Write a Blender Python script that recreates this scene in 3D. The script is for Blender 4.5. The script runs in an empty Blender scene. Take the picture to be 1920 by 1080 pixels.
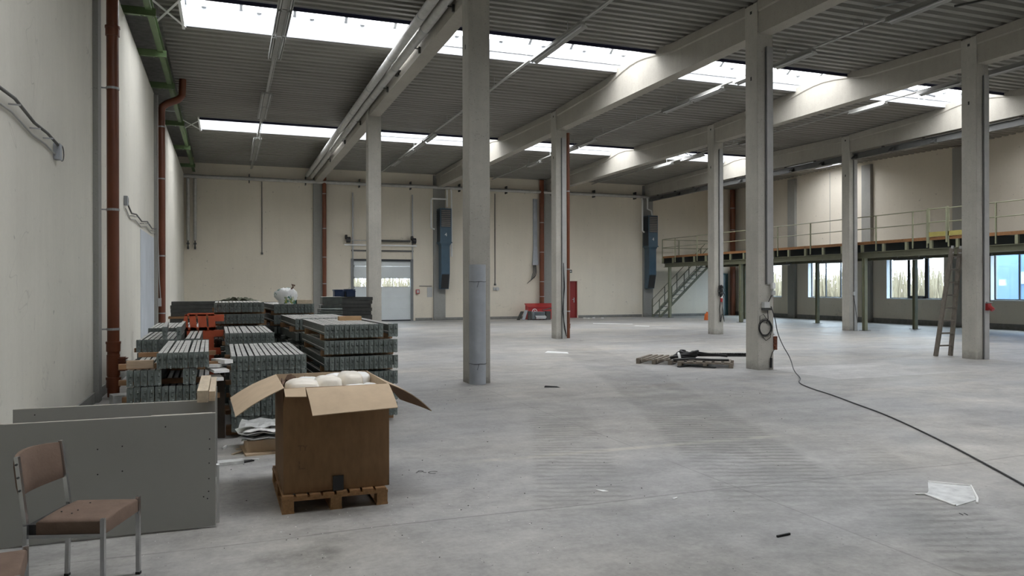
import bpy, bmesh, math, random
from mathutils import Vector, Matrix

rnd = random.Random(7)
S = bpy.context.scene
COL = S.collection
R = math.radians
PI = math.pi

# ------------------------------------------------------------------ camera
cam = bpy.data.cameras.new('camera'); camo = bpy.data.objects.new('camera', cam); COL.objects.link(camo)
_yaw, _pit, _rol = R(20.4019), R(0.0492), R(-0.129)
F = Vector((math.sin(_yaw)*math.cos(_pit), math.cos(_yaw)*math.cos(_pit), -math.sin(_pit)))
Rt = Vector((math.cos(_yaw), -math.sin(_yaw), 0)); Up = Rt.cross(F)
c_, s_ = math.cos(_rol), math.sin(_rol)
R2, U2 = c_*Rt + s_*Up, -s_*Rt + c_*Up
camo.matrix_world = Matrix(((R2.x, U2.x, -F.x, 0), (R2.y, U2.y, -F.y, 0), (R2.z, U2.z, -F.z, 1.7), (0, 0, 0, 1)))
cam.sensor_width = 36.0; cam.lens = 36.0*1439.3/1920; cam.clip_end = 400
S.camera = camo

# ------------------------------------------------------------------ sky, exposure
W = bpy.data.worlds.new('overcast_sky'); S.world = W; W.use_nodes = True
bg = W.node_tree.nodes['Background']
bg.inputs[0].default_value = (0.80, 0.905, 1.0, 1); bg.inputs[1].default_value = 6.0
S.view_settings.view_transform = 'Standard'; S.view_settings.look = 'None'
S.view_settings.gamma = 1.0; S.view_settings.use_curve_mapping = False
S.view_settings.exposure = 1.24
cy = S.cycles
cy.max_bounces = 9; cy.diffuse_bounces = 6; cy.glossy_bounces = 3; cy.transmission_bounces = 6; cy.transparent_max_bounces = 8
cy.caustics_reflective = False; cy.caustics_refractive = False; cy.sample_clamp_indirect = 8
cy.use_denoising = True
try: cy.denoiser = 'OPENIMAGEDENOISE'
except Exception: pass

def portal(name, loc, rot, sx, sy):          # sampling guides for the sky through real openings; they give no light of their own
    l = bpy.data.lights.new(name, 'AREA'); l.shape = 'RECTANGLE'; l.size = sx; l.size_y = sy
    l.cycles.is_portal = True
    o = bpy.data.objects.new(name, l); o.location = loc; o.rotation_euler = rot; COL.objects.link(o)
XL, XR, YW, YR = -1.8525, 28.74, 38.73, -7.3
SKY = [(4.4, 6.45), (16.91, 18.94), (28.93, 31.06)]
SX0, SX1 = -0.87, 28.0
WIN = [(10.0, 13.0), (14.2, 17.3), (19.1, 22.18), (24.31, 27.36), (29.4, 32.49), (34.53, 37.6)]  # first two are out of view, added at the row's spacing for their daylight
WZ0, WZ1 = 1.14, 3.16
for a, b in SKY:
    portal('skylight_portal', ((SX0+SX1)/2, (a+b)/2, 8.0), (0, 0, 0), SX1-SX0, b-a)
for a, b in WIN:
    portal('window_portal', (XR+.25, (a+b)/2, (WZ0+WZ1)/2), (0, R(90), 0), WZ1-WZ0, b-a)

# ------------------------------------------------------------------ helpers
ORG = {}
class MB:
    def __init__(s): s.v = []; s.f = []; s.m = []
    def add(s, vs, fs, m=0):
        b = len(s.v); s.v += [tuple(p) for p in vs]
        for f in fs: s.f.append(tuple(i+b for i in f)); s.m.append(m)
        return s
    def box(s, x0, x1, y0, y1, z0, z1, m=0):
        return s.hexa([(x0,y0,z0),(x1,y0,z0),(x1,y1,z0),(x0,y1,z0),(x0,y0,z1),(x1,y0,z1),(x1,y1,z1),(x0,y1,z1)], m)
    def hexa(s, p, m=0):
        return s.add(p, [(3,2,1,0),(4,5,6,7),(0,1,5,4),(1,2,6,5),(2,3,7,6),(3,0,4,7)], m)
    def cbox(s, cx, cy, z0, sx, sy, sz, rot=0, m=0):
        c, n = math.cos(rot), math.sin(rot)
        q = [(cx+c*x-n*y, cy+n*x+c*y) for x, y in ((-sx/2,-sy/2),(sx/2,-sy/2),(sx/2,sy/2),(-sx/2,sy/2))]
        return s.hexa([(x, y, z0) for x, y in q]+[(x, y, z0+sz) for x, y in q], m)
    def bar(s, a, b, w, h, up=(0,0,1), m=0):               # box beam between two points
        a, b = Vector(a), Vector(b); d = (b-a).normalized(); u = Vector(up)
        if abs(d.dot(u)) > .99: u = Vector((0,1,0))
        r = d.cross(u).normalized(); u = r.cross(d)
        q = [-r*w/2-u*h/2, r*w/2-u*h/2, r*w/2+u*h/2, -r*w/2+u*h/2]
        p = [a+x for x in q]+[b+x for x in q]
        return s.add(p, [(0,1,2,3),(7,6,5,4),(0,4,5,1),(1,5,6,2),(2,6,7,3),(3,7,4,0)], m)
    def loft(s, rings, closed=True, cap=True, m=0):
        n = len(rings[0]); vs = [p for r in rings for p in r]; fs = []
        for i in range(len(rings)-1):
            for j in range(n if closed else n-1):
                k = (j+1) % n
                fs.append((i*n+j, i*n+k, (i+1)*n+k, (i+1)*n+j))
        if cap and closed: fs.append(tuple(range(n-1, -1, -1))); fs.append(tuple((len(rings)-1)*n+j for j in range(n)))
        return s.add(vs, fs, m)
    def tube(s, pts, r, n=8, cap=True, m=0):
        pts = [Vector(p) for p in pts]; rings = []; prev = None
        for i, p in enumerate(pts):
            d = (pts[min(i+1, len(pts)-1)]-pts[max(i-1, 0)]).normalized()
            if prev is None:
                u = Vector((0,0,1)) if abs(d.z) < .9 else Vector((1,0,0))
            else: u = prev
            a = d.cross(u).normalized(); u = a.cross(d).normalized(); prev = u
            rr = r[i] if isinstance(r, (list, tuple)) else r
            rings.append([p+(a*math.cos(t)+u*math.sin(t))*rr for t in [2*PI*k/n for k in range(n)]])
        return s.loft(rings, True, cap, m)
    def cyl(s, cx, cy, z0, z1, r, n=12, m=0, r1=None):
        r1 = r if r1 is None else r1
        return s.loft([[(cx+rr*math.cos(2*PI*k/n), cy+rr*math.sin(2*PI*k/n), z) for k in range(n)] for z, rr in ((z0, r), (z1, r1))], True, True, m)
    def prism(s, poly, z0, z1, m=0):                        # xy polygon extruded in z
        return s.loft([[(x, y, z0) for x, y in poly], [(x, y, z1) for x, y in poly]], True, True, m)
    def mesh(s, name, mats, smooth=False, org=(0,0,0), fix=True):
        me = bpy.data.meshes.new(name)
        me.from_pydata([(x-org[0], y-org[1], z-org[2]) for x, y, z in s.v], [], s.f)
        if not isinstance(mats, (list, tuple)): mats = [mats]
        for m in mats: me.materials.append(m)
        if len(mats) > 1: me.polygons.foreach_set('material_index', s.m)
        if fix:
            bm = bmesh.new(); bm.from_mesh(me); bmesh.ops.recalc_face_normals(bm, faces=bm.faces); bm.to_mesh(me); bm.free()
        if smooth: me.shade_smooth() if smooth is True else me.set_sharp_from_angle(angle=R(smooth))
        me.update(); return me
    def build(s, name, mats, parent=None, smooth=False, org=None, fix=True):
        if org is None: org = ORG.get(parent.name, (0,0,0)) if parent else None
        if org is None:
            xs, ys, zs = zip(*s.v); org = ((min(xs)+max(xs))/2, (min(ys)+max(ys))/2, min(zs))
        o = bpy.data.objects.new(name, s.mesh(name, mats, smooth, org, fix)); COL.objects.link(o)
        if parent: o.parent = parent
        else: o.location = org
        ORG[o.name] = org
        return o

def tag(o, label=None, cat=None, group=None, kind=None):
    if label: o['label'] = label
    if cat: o['category'] = cat
    if group: o['group'] = group
    if kind or cat: o['kind'] = kind or 'thing'
    return o
def empty(name, loc, label=None, cat=None, group=None, kind=None, rot=0):
    o = bpy.data.objects.new(name, None); o.empty_display_size = .1; COL.objects.link(o); o.location = loc
    o.rotation_euler = (0, 0, rot); ORG[o.name] = tuple(loc) if rot == 0 else (0, 0, 0)
    return tag(o, label, cat, group, kind)
def inst(name, me, parent=None, loc=(0,0,0), rot=(0,0,0)):
    o = bpy.data.objects.new(name, me); COL.objects.link(o); o.location = loc; o.rotation_euler = rot
    if parent: o.parent = parent
    return o
def bevel(o, w=.01, seg=1):
    m = o.modifiers.new('bevel', 'BEVEL'); m.width = w; m.segments = seg; m.limit_method = 'ANGLE'; return o
def text_mesh(body, size, m):
    n = bpy.data.curves.new('lettering', 'FONT'); n.body = body; n.size = size; n.align_x = 'CENTER'; n.extrude = .001
    o = bpy.data.objects.new('lettering', n); COL.objects.link(o)
    me = bpy.data.meshes.new_from_object(o); me.materials.clear(); me.materials.append(m)
    bpy.data.objects.remove(o); return me
ORDS = ['first','second','third','fourth','fifth','sixth','seventh','eighth','ninth','tenth','eleventh','twelfth']

# ------------------------------------------------------------------ materials
class G:                                                    # small node-expression builder
    def __init__(s, name):
        s.mat = bpy.data.materials.new(name); s.mat.use_nodes = True; s.t = s.mat.node_tree; s.N = s.t.nodes
        s.p = s.N['Principled BSDF']; s.out = s.N['Material Output']; s._pos = None; s._obj = None
    def link(s, a, b): s.t.links.new(a, b)
    def put(s, sock, v):
        if hasattr(v, 'links') or isinstance(v, bpy.types.NodeSocket): s.link(v, sock)
        elif isinstance(v, (tuple, list)) and len(v) == 3 and sock.type == 'RGBA': sock.default_value = (*v, 1)
        else: sock.default_value = v
    def m(s, op, a, b=0.0, c=None, clamp=False):
        n = s.N.new('ShaderNodeMath'); n.operation = op; n.use_clamp = clamp
        s.put(n.inputs[0], a); s.put(n.inputs[1], b)
        if c is not None: s.put(n.inputs[2], c)
        return n.outputs[0]
    def mix(s, f, a, b):
        n = s.N.new('ShaderNodeMix'); n.data_type = 'RGBA'; s.put(n.inputs[0], f); s.put(n.inputs[6], a); s.put(n.inputs[7], b); return n.outputs[2]
    def mul(s, a, k):                                       # colour times value
        n = s.N.new('ShaderNodeMix'); n.data_type = 'RGBA'; n.blend_type = 'MULTIPLY'; n.inputs[0].default_value = 1; s.put(n.inputs[6], a)
        cc = s.N.new('ShaderNodeCombineColor'); [s.put(cc.inputs[i], k) for i in range(3)]; s.link(cc.outputs[0], n.inputs[7]); return n.outputs[2]
    def mr(s, v, a, b, c=0.0, d=1.0, smooth=False):
        n = s.N.new('ShaderNodeMapRange'); n.clamp = True
        if smooth: n.interpolation_type = 'SMOOTHSTEP'
        for i, x in enumerate((v, a, b, c, d)): s.put(n.inputs[i], x)
        return n.outputs[0]
    def pos(s):
        if not s._pos: s._pos = s.N.new('ShaderNodeNewGeometry').outputs['Position']
        return s._pos
    def obj(s):
        if not s._obj: s._obj = s.N.new('ShaderNodeTexCoord').outputs['Object']
        return s._obj
    def xyz(s, v=None):
        n = s.N.new('ShaderNodeSeparateXYZ'); s.link(v or s.pos(), n.inputs[0]); return n.outputs
    def scale(s, v, k):
        n = s.N.new('ShaderNodeVectorMath'); n.operation = 'MULTIPLY'; s.link(v, n.inputs[0]); n.inputs[1].default_value = k; return n.outputs[0]
    def noise(s, sc, det=3, rough=.55, v=None, dist=0):
        n = s.N.new('ShaderNodeTexNoise'); n.inputs['Scale'].default_value = sc; n.inputs['Detail'].default_value = det
        n.inputs['Roughness'].default_value = rough; n.inputs['Distortion'].default_value = dist; s.link(v or s.pos(), n.inputs['Vector']); return n.outputs[0]
    def bump(s, h, dist=.01, st=.5):
        n = s.N.new('ShaderNodeBump'); n.inputs['Distance'].default_value = dist; n.inputs['Strength'].default_value = st
        s.link(h, n.inputs['Height']); s.link(n.outputs[0], s.p.inputs['Normal'])
    def fin(s, col, rough=.6, metal=0, spec=.5):
        s.put(s.p.inputs['Base Color'], col); s.put(s.p.inputs['Roughness'], rough); s.put(s.p.inputs['Metallic'], metal)
        s.p.inputs['Specular IOR Level'].default_value = spec; return s.mat

def mat(name, col, rough=.6, var=.12, sc=4, metal=0, spec=.5, bump=0, world=True, stretch=None):
    g = G(name); v = g.pos() if world else g.obj()
    if stretch: v = g.scale(v, stretch)
    n = g.mr(g.noise(sc, 4, .6, v), .25, .75)
    lo = tuple(c*(1-var) for c in col); hi = tuple(min(1, c*(1+var)) for c in col)
    if bump: g.bump(g.noise(sc*6, 3, .6, v), bump)
    return g.fin(g.mix(n, lo, hi), rough, metal, spec)

def concrete(name, col, var=.2):
    g = G(name)
    a = g.mr(g.noise(.9, 4, .6), .3, .7); b = g.noise(9, 5, .65); st = g.noise(3, 3, .6, g.scale(g.pos(), (3, 3, .25)))
    k = g.m('ADD', g.m('MULTIPLY', a, var), g.m('ADD', g.m('MULTIPLY', b, var*1.1), g.m('MULTIPLY', st, var)))
    k = g.m('ADD', k, 1-var*1.4)
    z = g.xyz()[2]
    dirt = g.mr(g.m('ADD', z, g.m('MULTIPLY', b, .25)), .12, .34, .62, 1.0)      # scuffed splash zone at the foot
    pits = g.mr(g.noise(38, 2, .5), .28, .36, .72, 1.0)
    g.bump(g.noise(28, 4, .65), .006)
    return g.fin(g.mul(col, g.m('MULTIPLY', g.m('MULTIPLY', k, dirt), pits)), .85, 0, .3)

def wallmat(name, col, low, grime=.14, ck=0.0):
    g = G(name); P = g.pos(); z = g.xyz()[2]
    big = g.mr(g.noise(.35, 4, .6), .3, .7); streak = g.noise(1.6, 4, .6, g.scale(P, (2.2, 2.2, .22))); fine = g.noise(14, 4, .7)
    k = g.m('ADD', g.m('MULTIPLY', big, grime), g.m('ADD', g.m('MULTIPLY', streak, grime*1.1), g.m('MULTIPLY', fine, .10)))
    k = g.m('ADD', k, 1.0-grime*1.05-.05)
    base = g.mix(g.mr(g.noise(.22, 3, .5), .35, .65), col, low)
    scuff = g.mr(g.noise(2.4, 6, .75, g.scale(P, (1, 1, 1.6)), 1.2), .60, .72, 0, .26)
    hz = g.mr(z, .5, 3.2, 1, 0)
    spots = g.mr(g.noise(7.5, 2, .5), .735, .76, 0, .5)
    cr = g.m('ABSOLUTE', g.m('SUBTRACT', g.noise(.55, 3, .6, None, .6), .5)); crack = g.mr(cr, 0, .0026, ck, 0)
    crack = g.m('MULTIPLY', crack, g.mr(g.noise(.3, 2), .5, .6))
    dark = g.m('SUBTRACT', 1.0, g.m('ADD', g.m('ADD', g.m('MULTIPLY', scuff, hz), g.m('MULTIPLY', spots, .6)), crack))
    g.bump(fine, .004)
    return g.fin(g.mul(base, g.m('MULTIPLY', k, dark)), .9, 0, .2)

def floormat():
    g = G('floor_concrete'); P = g.pos(); X, Y, Z = g.xyz()
    big = g.mr(g.noise(.16, 5, .6), .32, .68); med = g.noise(.9, 5, .65, None, .4); sw = g.noise(1.3, 4, .6, g.scale(P, (.55, 1.6, 1)))
    fine = g.noise(22, 4, .7); mott = g.noise(4.5, 5, .7)
    k = g.m('ADD', g.m('MULTIPLY', big, .16), g.m('ADD', g.m('MULTIPLY', med, .26), g.m('ADD', g.m('MULTIPLY', sw, .22), g.m('ADD', g.m('MULTIPLY', fine, .20), g.m('MULTIPLY', mott, .30)))))
    k = g.m('ADD', g.m('MULTIPLY', k, 2.9), -.65)
    col = g.mix(g.mr(g.noise(.28, 4, .55), .4, .62), (.312, .310, .302), (.368, .354, .325))
    warm = g.m('MULTIPLY', g.mr(g.noise(.5, 4, .6, g.scale(P, (.5, 1.5, 1))), .53, .66, 0, .6), g.mr(Y, 6, 12))
    col = g.mix(warm, col, (.40, .37, .315))
    # repaired rectangle of paler screed
    wob = g.m('MULTIPLY', g.m('SUBTRACT', med, .5), .5)
    pm = g.m('MULTIPLY', g.mr(g.m('ABSOLUTE', g.m('SUBTRACT', X, 12.15)), 1.62, 1.66, 1, 0), g.mr(g.m('ABSOLUTE', g.m('SUBTRACT', Y, g.m('ADD', 12.15, 0))), 1.02, 1.06, 1, 0))
    pm = g.m('MULTIPLY', pm, g.mr(g.m('ADD', X, g.m('MULTIPLY', wob, 3)), 13.9, 12.6, .25, .9))
    col = g.mix(pm, col, (.44, .435, .42))
    pm2 = g.m('MULTIPLY', g.mr(X, 16.6, 16.75, 0, 1), g.mr(g.m('ABSOLUTE', g.m('SUBTRACT', Y, 12.1)), 1.0, 1.05, .75, 0))
    col = g.mix(pm2, col, (.42, .415, .405))
    # saw-cut joints
    brk = g.mr(g.noise(.8, 3), .34, .5, .25, 1)
    def joint(v, c, w=.010, d=.5): return g.mr(g.m('ABSOLUTE', g.m('SUBTRACT', v, c)), w*.4, w*1.6, d, 0)
    jy = g.m('ADD', Y, g.m('MULTIPLY', g.m('SUBTRACT', g.noise(.35, 2), .5), .25))
    j = joint(jy, 5.42, .010, .34)
    for c in (4.05, 10.2, 16.4): j = g.m('MAXIMUM', j, joint(X, c, .009, .22))
    j = g.m('MAXIMUM', j, joint(Y, 12.6, .010, .25))
    j = g.m('MULTIPLY', j, brk)
    # worn pale line
    wl = g.m('MULTIPLY', g.mr(g.m('ABSOLUTE', g.m('SUBTRACT', g.m('ADD', Y, g.m('MULTIPLY', wob, .12)), 7.15)), .03, .085, 1, 0), g.m('MULTIPLY', g.mr(X, 2.0, 2.5), g.mr(X, 6.2, 5.4)))
    wl = g.m('MULTIPLY', wl, g.mr(g.noise(1.7, 4, .7), .38, .62, .1, .85))
    # tyre tracks with cross treads
    yy = g.m('SUBTRACT', Y, 6.2)
    xc = g.m('SUBTRACT', g.m('ADD', 4.78, g.m('MULTIPLY', yy, .40)), g.m('MULTIPLY', g.m('MULTIPLY', yy, yy), .0055))
    ph = g.m('ADD', g.m('MULTIPLY', Y, .937), g.m('MULTIPLY', X, .349))
    ph = g.m('ADD', ph, g.m('MULTIPLY', g.m('SUBTRACT', g.noise(1.6, 4, .65), .5), .26))
    bars = g.mr(g.m('SINE', g.m('MULTIPLY', ph, 2*PI/.135)), -.3, .8, 0, 1, True)
    fade = g.mr(g.noise(1.1, 5, .68), .36, .56, .16, 1)
    def track(c, half, y0, y1, k):
        b = g.mr(g.m('ABSOLUTE', g.m('SUBTRACT', X, c)), half, half-.16, 0, 1, True)
        return g.m('MULTIPLY', g.m('MULTIPLY', b, g.m('MULTIPLY', g.mr(Y, y0, y0+1), g.mr(Y, y1, y1-4))), k)
    tr = g.m('MAXIMUM', track(xc, .72, 4.6, 22, 1.0), track(g.m('SUBTRACT', xc, 1.85), .50, 4.8, 14, .75))
    xc3 = g.m('ADD', 5.05, g.m('MULTIPLY', g.m('SUBTRACT', Y, 4.4), .55))
    tr = g.m('MAXIMUM', tr, track(xc3, .5, 2.2, 8, .8))
    tr = g.m('MULTIPLY', tr, fade)
    col = g.mul(col, k)
    col = g.mix(g.m('MULTIPLY', wl, .6), col, (.60, .57, .47))
    tdark = g.m('SUBTRACT', 1.0, g.m('MULTIPLY', tr, g.m('ADD', .11, g.m('MULTIPLY', bars, .29))))
    wet = g.mr(g.m('ADD', g.m('POWER', g.m('DIVIDE', g.m('SUBTRACT', X, .42), .30), 2), g.m('POWER', g.m('DIVIDE', g.m('SUBTRACT', Y, 5.02), .22), 2)), .5, 1.15, .30, 0)
    wet = g.m('MULTIPLY', wet, g.mr(g.noise(5, 5, .7), .35, .6, .15, 1.2))
    oil = g.mr(g.noise(1.1, 5, .65, None, .8), .55, .70, 0, .20)
    specks = g.mr(g.noise(30, 1, .5), .75, .78, 0, .55)
    trod = g.m('MULTIPLY', g.m('MULTIPLY', g.mr(X, 1.5, 4, 0, 1, True), g.mr(X, 9, 6, 0, 1, True)), g.m('MULTIPLY', g.mr(Y, 12, 8, 0, 1, True), g.mr(g.noise(.6, 5, .7), .35, .65, 0, .22)))
    oil = g.m('MAXIMUM', oil, trod)
    dk = g.m('MULTIPLY', g.m('SUBTRACT', 1.0, j), g.m('MULTIPLY', tdark, g.m('MULTIPLY', g.m('SUBTRACT', 1, wet), g.m('MULTIPLY', g.m('SUBTRACT', 1, oil), g.m('SUBTRACT', 1, specks)))))
    g.bump(g.m('ADD', fine, g.m('MULTIPLY', mott, 1.5)), .004, .4)
    rough = g.mr(g.m('ADD', med, g.m('MULTIPLY', mott, .5)), .5, 1.0, .42, .72)
    return g.fin(g.mul(col, dk), rough, 0, .42)

M = {}
M['floor'] = floormat()
M['wall_l'] = wallmat('cream_plaster_pale', (.72, .70, .62), (.66, .64, .57), .14, .34)
M['wall'] = wallmat('cream_plaster', (.77, .715, .60), (.71, .655, .55), .09)
M['wall_r'] = wallmat('cream_plaster_warm', (.70, .655, .56), (.65, .605, .52), .06)
M['rear'] = mat('grey_rear_partition', (.28, .275, .255), .8, .2, 1)
M['conc'] = concrete('column_concrete', (.42, .405, .36, 1))
M['conc2'] = concrete('beam_concrete', (.36, .34, .295, 1), .14)
M['pil'] = concrete('pilaster_concrete', (.30, .30, .28, 1), .12)
M['kerb'] = mat('kerb_grey', (.20, .20, .19), .85, .3, 6)
M['deck'] = mat('deck_galvanised', (.25, .245, .22), .55, .14, 1.2, 0, .4, stretch=(.4, 3, 3))
M['white'] = mat('white_paint', (.80, .81, .80), .5, .05, 3)
M['curb'] = mat('skylight_lining', (.34, .355, .37), .6, .06, 2)
M['alu'] = mat('aluminium', (.55, .56, .57), .4, .1, 6, .6)
M['galv'] = mat('galvanised_steel', (.42, .43, .43), .45, .15, 8, .5)
M['green'] = mat('green_painted_steel', (.105, .165, .07), .5, .2, 3)
M['sage'] = mat('sage_green_steel', (.245, .25, .165), .5, .15, 4)
M['darksteel'] = mat('dark_steel', (.06, .062, .058), .5, .25, 4)
M['railsteel'] = mat('grey_rail_steel', (.12, .122, .118), .5, .15, 3)
M['pipe_red'] = mat('red_brown_plastic_pipe', (.165, .050, .022), .38, .15, 2)
M['pipe_grey'] = mat('insulated_pipe_jacket', (.46, .455, .43), .45, .18, 5, .15)
M['pvc'] = mat('grey_plastic_tube', (.36, .385, .415), .45, .14, 3)
M['conduit'] = mat('grey_conduit', (.40, .40, .385), .55, .1, 5)
M['timber_or'] = mat('timber_orange', (.25, .118, .045), .7, .25, 3, stretch=(1, 6, 6))
M['timber'] = mat('timber_spacer', (.30, .17, .085), .75, .3, 5, stretch=(1, 7, 7))
M['timber_pale'] = mat('timber_pale', (.56, .47, .35), .75, .18, 5, stretch=(6, 1, 6))
M['timber_mid'] = mat('timber_mid', (.40, .30, .21), .75, .2, 5, stretch=(1, 7, 7))
M['timber_dark'] = mat('timber_dark', (.06, .045, .033), .85, .3, 5)
M['deckwood'] = mat('worn_deck_wood', (.27, .235, .19), .8, .2, 3)
M['stairgreen'] = mat('dark_green_steel', (.15, .152, .10), .5, .15, 4)
M['treadsteel'] = mat('tread_grating', (.22, .22, .20), .6, .2, 6)
M['timber_tan'] = mat('timber_tan', (.46, .29, .15), .75, .2, 5, stretch=(1, 7, 7))
M['timber_old'] = mat('timber_weathered', (.165, .145, .12), .8, .3, 6, stretch=(6, 6, 1.5))
M['pallet'] = mat('pallet_wood', (.34, .19, .085), .75, .3, 6, stretch=(6, 1.2, 6))
M['pallet_old'] = mat('old_pallet_wood', (.20, .17, .135), .8, .3, 6)
def lit_tops(name, col, lit_col):  # paler colour on upward faces paints in the skylight falling on the tops
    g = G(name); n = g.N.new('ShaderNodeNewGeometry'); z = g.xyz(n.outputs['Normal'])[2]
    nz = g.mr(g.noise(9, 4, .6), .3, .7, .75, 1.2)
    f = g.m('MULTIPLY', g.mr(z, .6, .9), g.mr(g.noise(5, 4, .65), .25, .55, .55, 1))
    return g.fin(g.mul(g.mix(f, col, lit_col), nz), .5, 0, .5)
M['beam'] = lit_tops('rack_beam_paint_lit_top', (.10, .115, .105, 1), (.62, .62, .585, 1))
M['beamtop'] = mat('rack_plate_paint', (.165, .19, .178), .5, .22, 14, 0, .5)
M['upright'] = mat('dark_profile_steel', (.075, .078, .075), .5, .3, 6)
M['panel'] = mat('grey_laminate', (.37, .375, .355), .45, .04, 2, 0, .4)
M['panel_edge'] = mat('laminate_edge', (.50, .47, .41), .6, .1, 9)
M['card'] = mat('cardboard', (.235, .135, .066), .85, .12, 5, stretch=(5, 5, 1.5))
M['card_in'] = mat('cardboard_light', (.50, .385, .265), .85, .1, 7)
M['tape'] = mat('black_tape', (.012, .012, .013), .35, .1, 5)
M['fabric'] = mat('brown_upholstery', (.176, .124, .096), .9, .14, 9, 0, .2, .004)
M['chrome'] = mat('chromed_tube', (.55, .56, .57), .22, .08, 6, .9)
M['black'] = mat('black_rubber', (.016, .016, .017), .6, .3, 8)
M['foam'] = mat('wrapped_white_foam', (.86, .86, .84), .3, .10, 5, 0, .5, .003)
M['cream'] = mat('wrapped_cream_foam', (.84, .79, .70), .3, .12, 5, 0, .5, .003)
M['kraft'] = mat('brown_paper', (.16, .10, .07), .7, .3, 14)
M['plastic'] = mat('thin_white_plastic', (.56, .57, .56), .35, .32, 9)
M['orange'] = mat('orange_plastic', (.62, .13, .06), .45, .15, 4)
M['orange2'] = mat('cone_orange', (.62, .14, .03), .5, .1, 4)
M['red'] = mat('red_door_paint', (.25, .020, .016), .4, .1, 3)
M['red2'] = mat('red_box_paint', (.42, .03, .03), .4, .1, 3)
M['blue'] = mat('blue_bin_plastic', (.018, .042, .11), .45, .2, 5)
M['heater'] = mat('blue_grey_casing', (.052, .098, .140), .45, .15, 3)
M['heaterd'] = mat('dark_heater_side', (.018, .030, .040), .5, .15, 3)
M['heatslat'] = mat('heater_louvre', (.24, .22, .20), .5, .15, 6)
M['door'] = mat('dock_door_panel', (.70, .75, .76), .45, .05, 1.5)
M['doorframe'] = mat('dock_frame_grey', (.22, .23, .235), .5, .1, 3)
M['tarp'] = mat('faded_blue_infill', (.52, .56, .60), .8, .12, 1.2)
M['teal'] = mat('teal_frame', (.055, .12, .13), .45, .1, 3)
M['tealdoor'] = mat('pale_teal_door', (.30, .40, .43), .5, .08, 3)
M['yellow'] = mat('yellow_kickboard', (.36, .31, .09), .6, .15, 4)
M['wframe'] = mat('window_frame_dark', (.035, .04, .045), .45, .1, 4)
M['reveal'] = mat('window_reveal_paint', (.62, .66, .68), .7, .06, 3)
M['cable'] = mat('black_cable', (.012, .012, .013), .45, .1, 5)
M['cablegrey'] = mat('grey_cable', (.10, .10, .095), .5, .2, 5)
M['socket'] = mat('socket_grey', (.50, .51, .50), .45, .05, 5)
M['sockred'] = mat('socket_red', (.35, .03, .03), .4, .1, 5)
M['machine'] = mat('grey_machine', (.24, .28, .29), .45, .2, 6)
M['blackboard'] = mat('marker_black', (.03, .03, .03), .8, .1, 5)
M['signgreen'] = mat('exit_sign_green', (.012, .04, .022), .4, .1, 5)
M['lampwhite'] = mat('lamp_body', (.33, .33, .31), .45, .08, 5)
M['tube'] = mat('dead_fluorescent_tube', (.55, .56, .56), .3, .04, 5)
M['underbeam'] = mat('dark_joist', (.035, .036, .03), .6, .2, 3)
M['dirt'] = mat('debris_dark', (.05, .048, .044), .9, .3, 9)
M['cloth'] = mat('grey_green_rag', (.16, .17, .12), .9, .3, 9)
M['grass'] = mat('dry_reeds', (.19, .165, .115), .9, .3, .6)
M['ground'] = mat('dry_grass_ground', (.20, .18, .13), .95, .25, .4)
M['bluecl'] = mat('blue_cladding', (.16, .30, .58), .45, .12, 1.5)
M['blueclp'] = mat('pale_blue_cladding', (.42, .55, .72), .45, .08, 1.5)
def bagmat():
    g = G('printed_white_bag'); v = g.obj()
    z = g.xyz(v)[2]
    n = g.noise(7, 3, .6, v); n2 = g.noise(11, 2, .5, v)
    c = g.mix(g.mr(n, .56, .60), (.78, .79, .78), (.06, .20, .17))
    c = g.mix(g.m('MULTIPLY', g.mr(n2, .55, .60), g.mr(z, .16, .08)), c, (.28, .32, .06))
    g.bump(g.noise(9, 4, .6, v), .02); return g.fin(c, .35)
M['bag'] = bagmat()
def glass():
    g = G('window_glass'); g.N.remove(g.p)
    t = g.N.new('ShaderNodeBsdfTransparent'); t.inputs[0].default_value = (.93, .96, .97, 1)
    gl = g.N.new('ShaderNodeBsdfGlossy'); gl.inputs['Roughness'].default_value = .03
    nz = g.mr(g.noise(.8, 2), .3, .7, .04, .07)
    mx = g.N.new('ShaderNodeMixShader'); g.put(mx.inputs[0], nz); g.link(t.outputs[0], mx.inputs[1]); g.link(gl.outputs[0], mx.inputs[2]); g.link(mx.outputs[0], g.out.inputs[0])
    return g.mat
M['glass'] = glass()
def glazing():
    g = G('skylight_glazing'); g.N.remove(g.p)
    t = g.N.new('ShaderNodeBsdfTransparent'); t.inputs[0].default_value = (1.0, .895, .85, 1)
    d = g.N.new('ShaderNodeBsdfTranslucent'); d.inputs[0].default_value = (.95, .86, .77, 1)
    nz = g.mr(g.noise(.7, 3), .3, .7, .18, .34)
    mx = g.N.new('ShaderNodeMixShader'); g.put(mx.inputs[0], nz); g.link(t.outputs[0], mx.inputs[1]); g.link(d.outputs[0], mx.inputs[2]); g.link(mx.outputs[0], g.out.inputs[0])
    return g.mat
M['glazing'] = glazing()
def lit():
    g = G('lit_diffuser'); e = g.p
    g.fin((.9, .9, .85), .4); e.inputs['Emission Color'].default_value = (1, .98, .9, 1); e.inputs['Emission Strength'].default_value = 1.4; return g.mat

# ================================================================== STRUCTURE
X4, DX, YA, YB = 4.2011, 6.152, 13.1267, 23.3471
CX = [X4+DX*k for k in range(4)]
ZP = [(-7.4, 7.55), (4.4, 7.67), (6.45, 7.67), (13.13, 7.55), (16.91, 7.67), (18.94, 7.67), (23.35, 7.55), (28.93, 7.67), (31.06, 7.67), (38.8, 7.55)]
def zd(y):
    for (a, za), (b, zb) in zip(ZP, ZP[1:]):
        if y <= b: return za+(zb-za)*(y-a)/(b-a)
    return ZP[-1][1]

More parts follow.
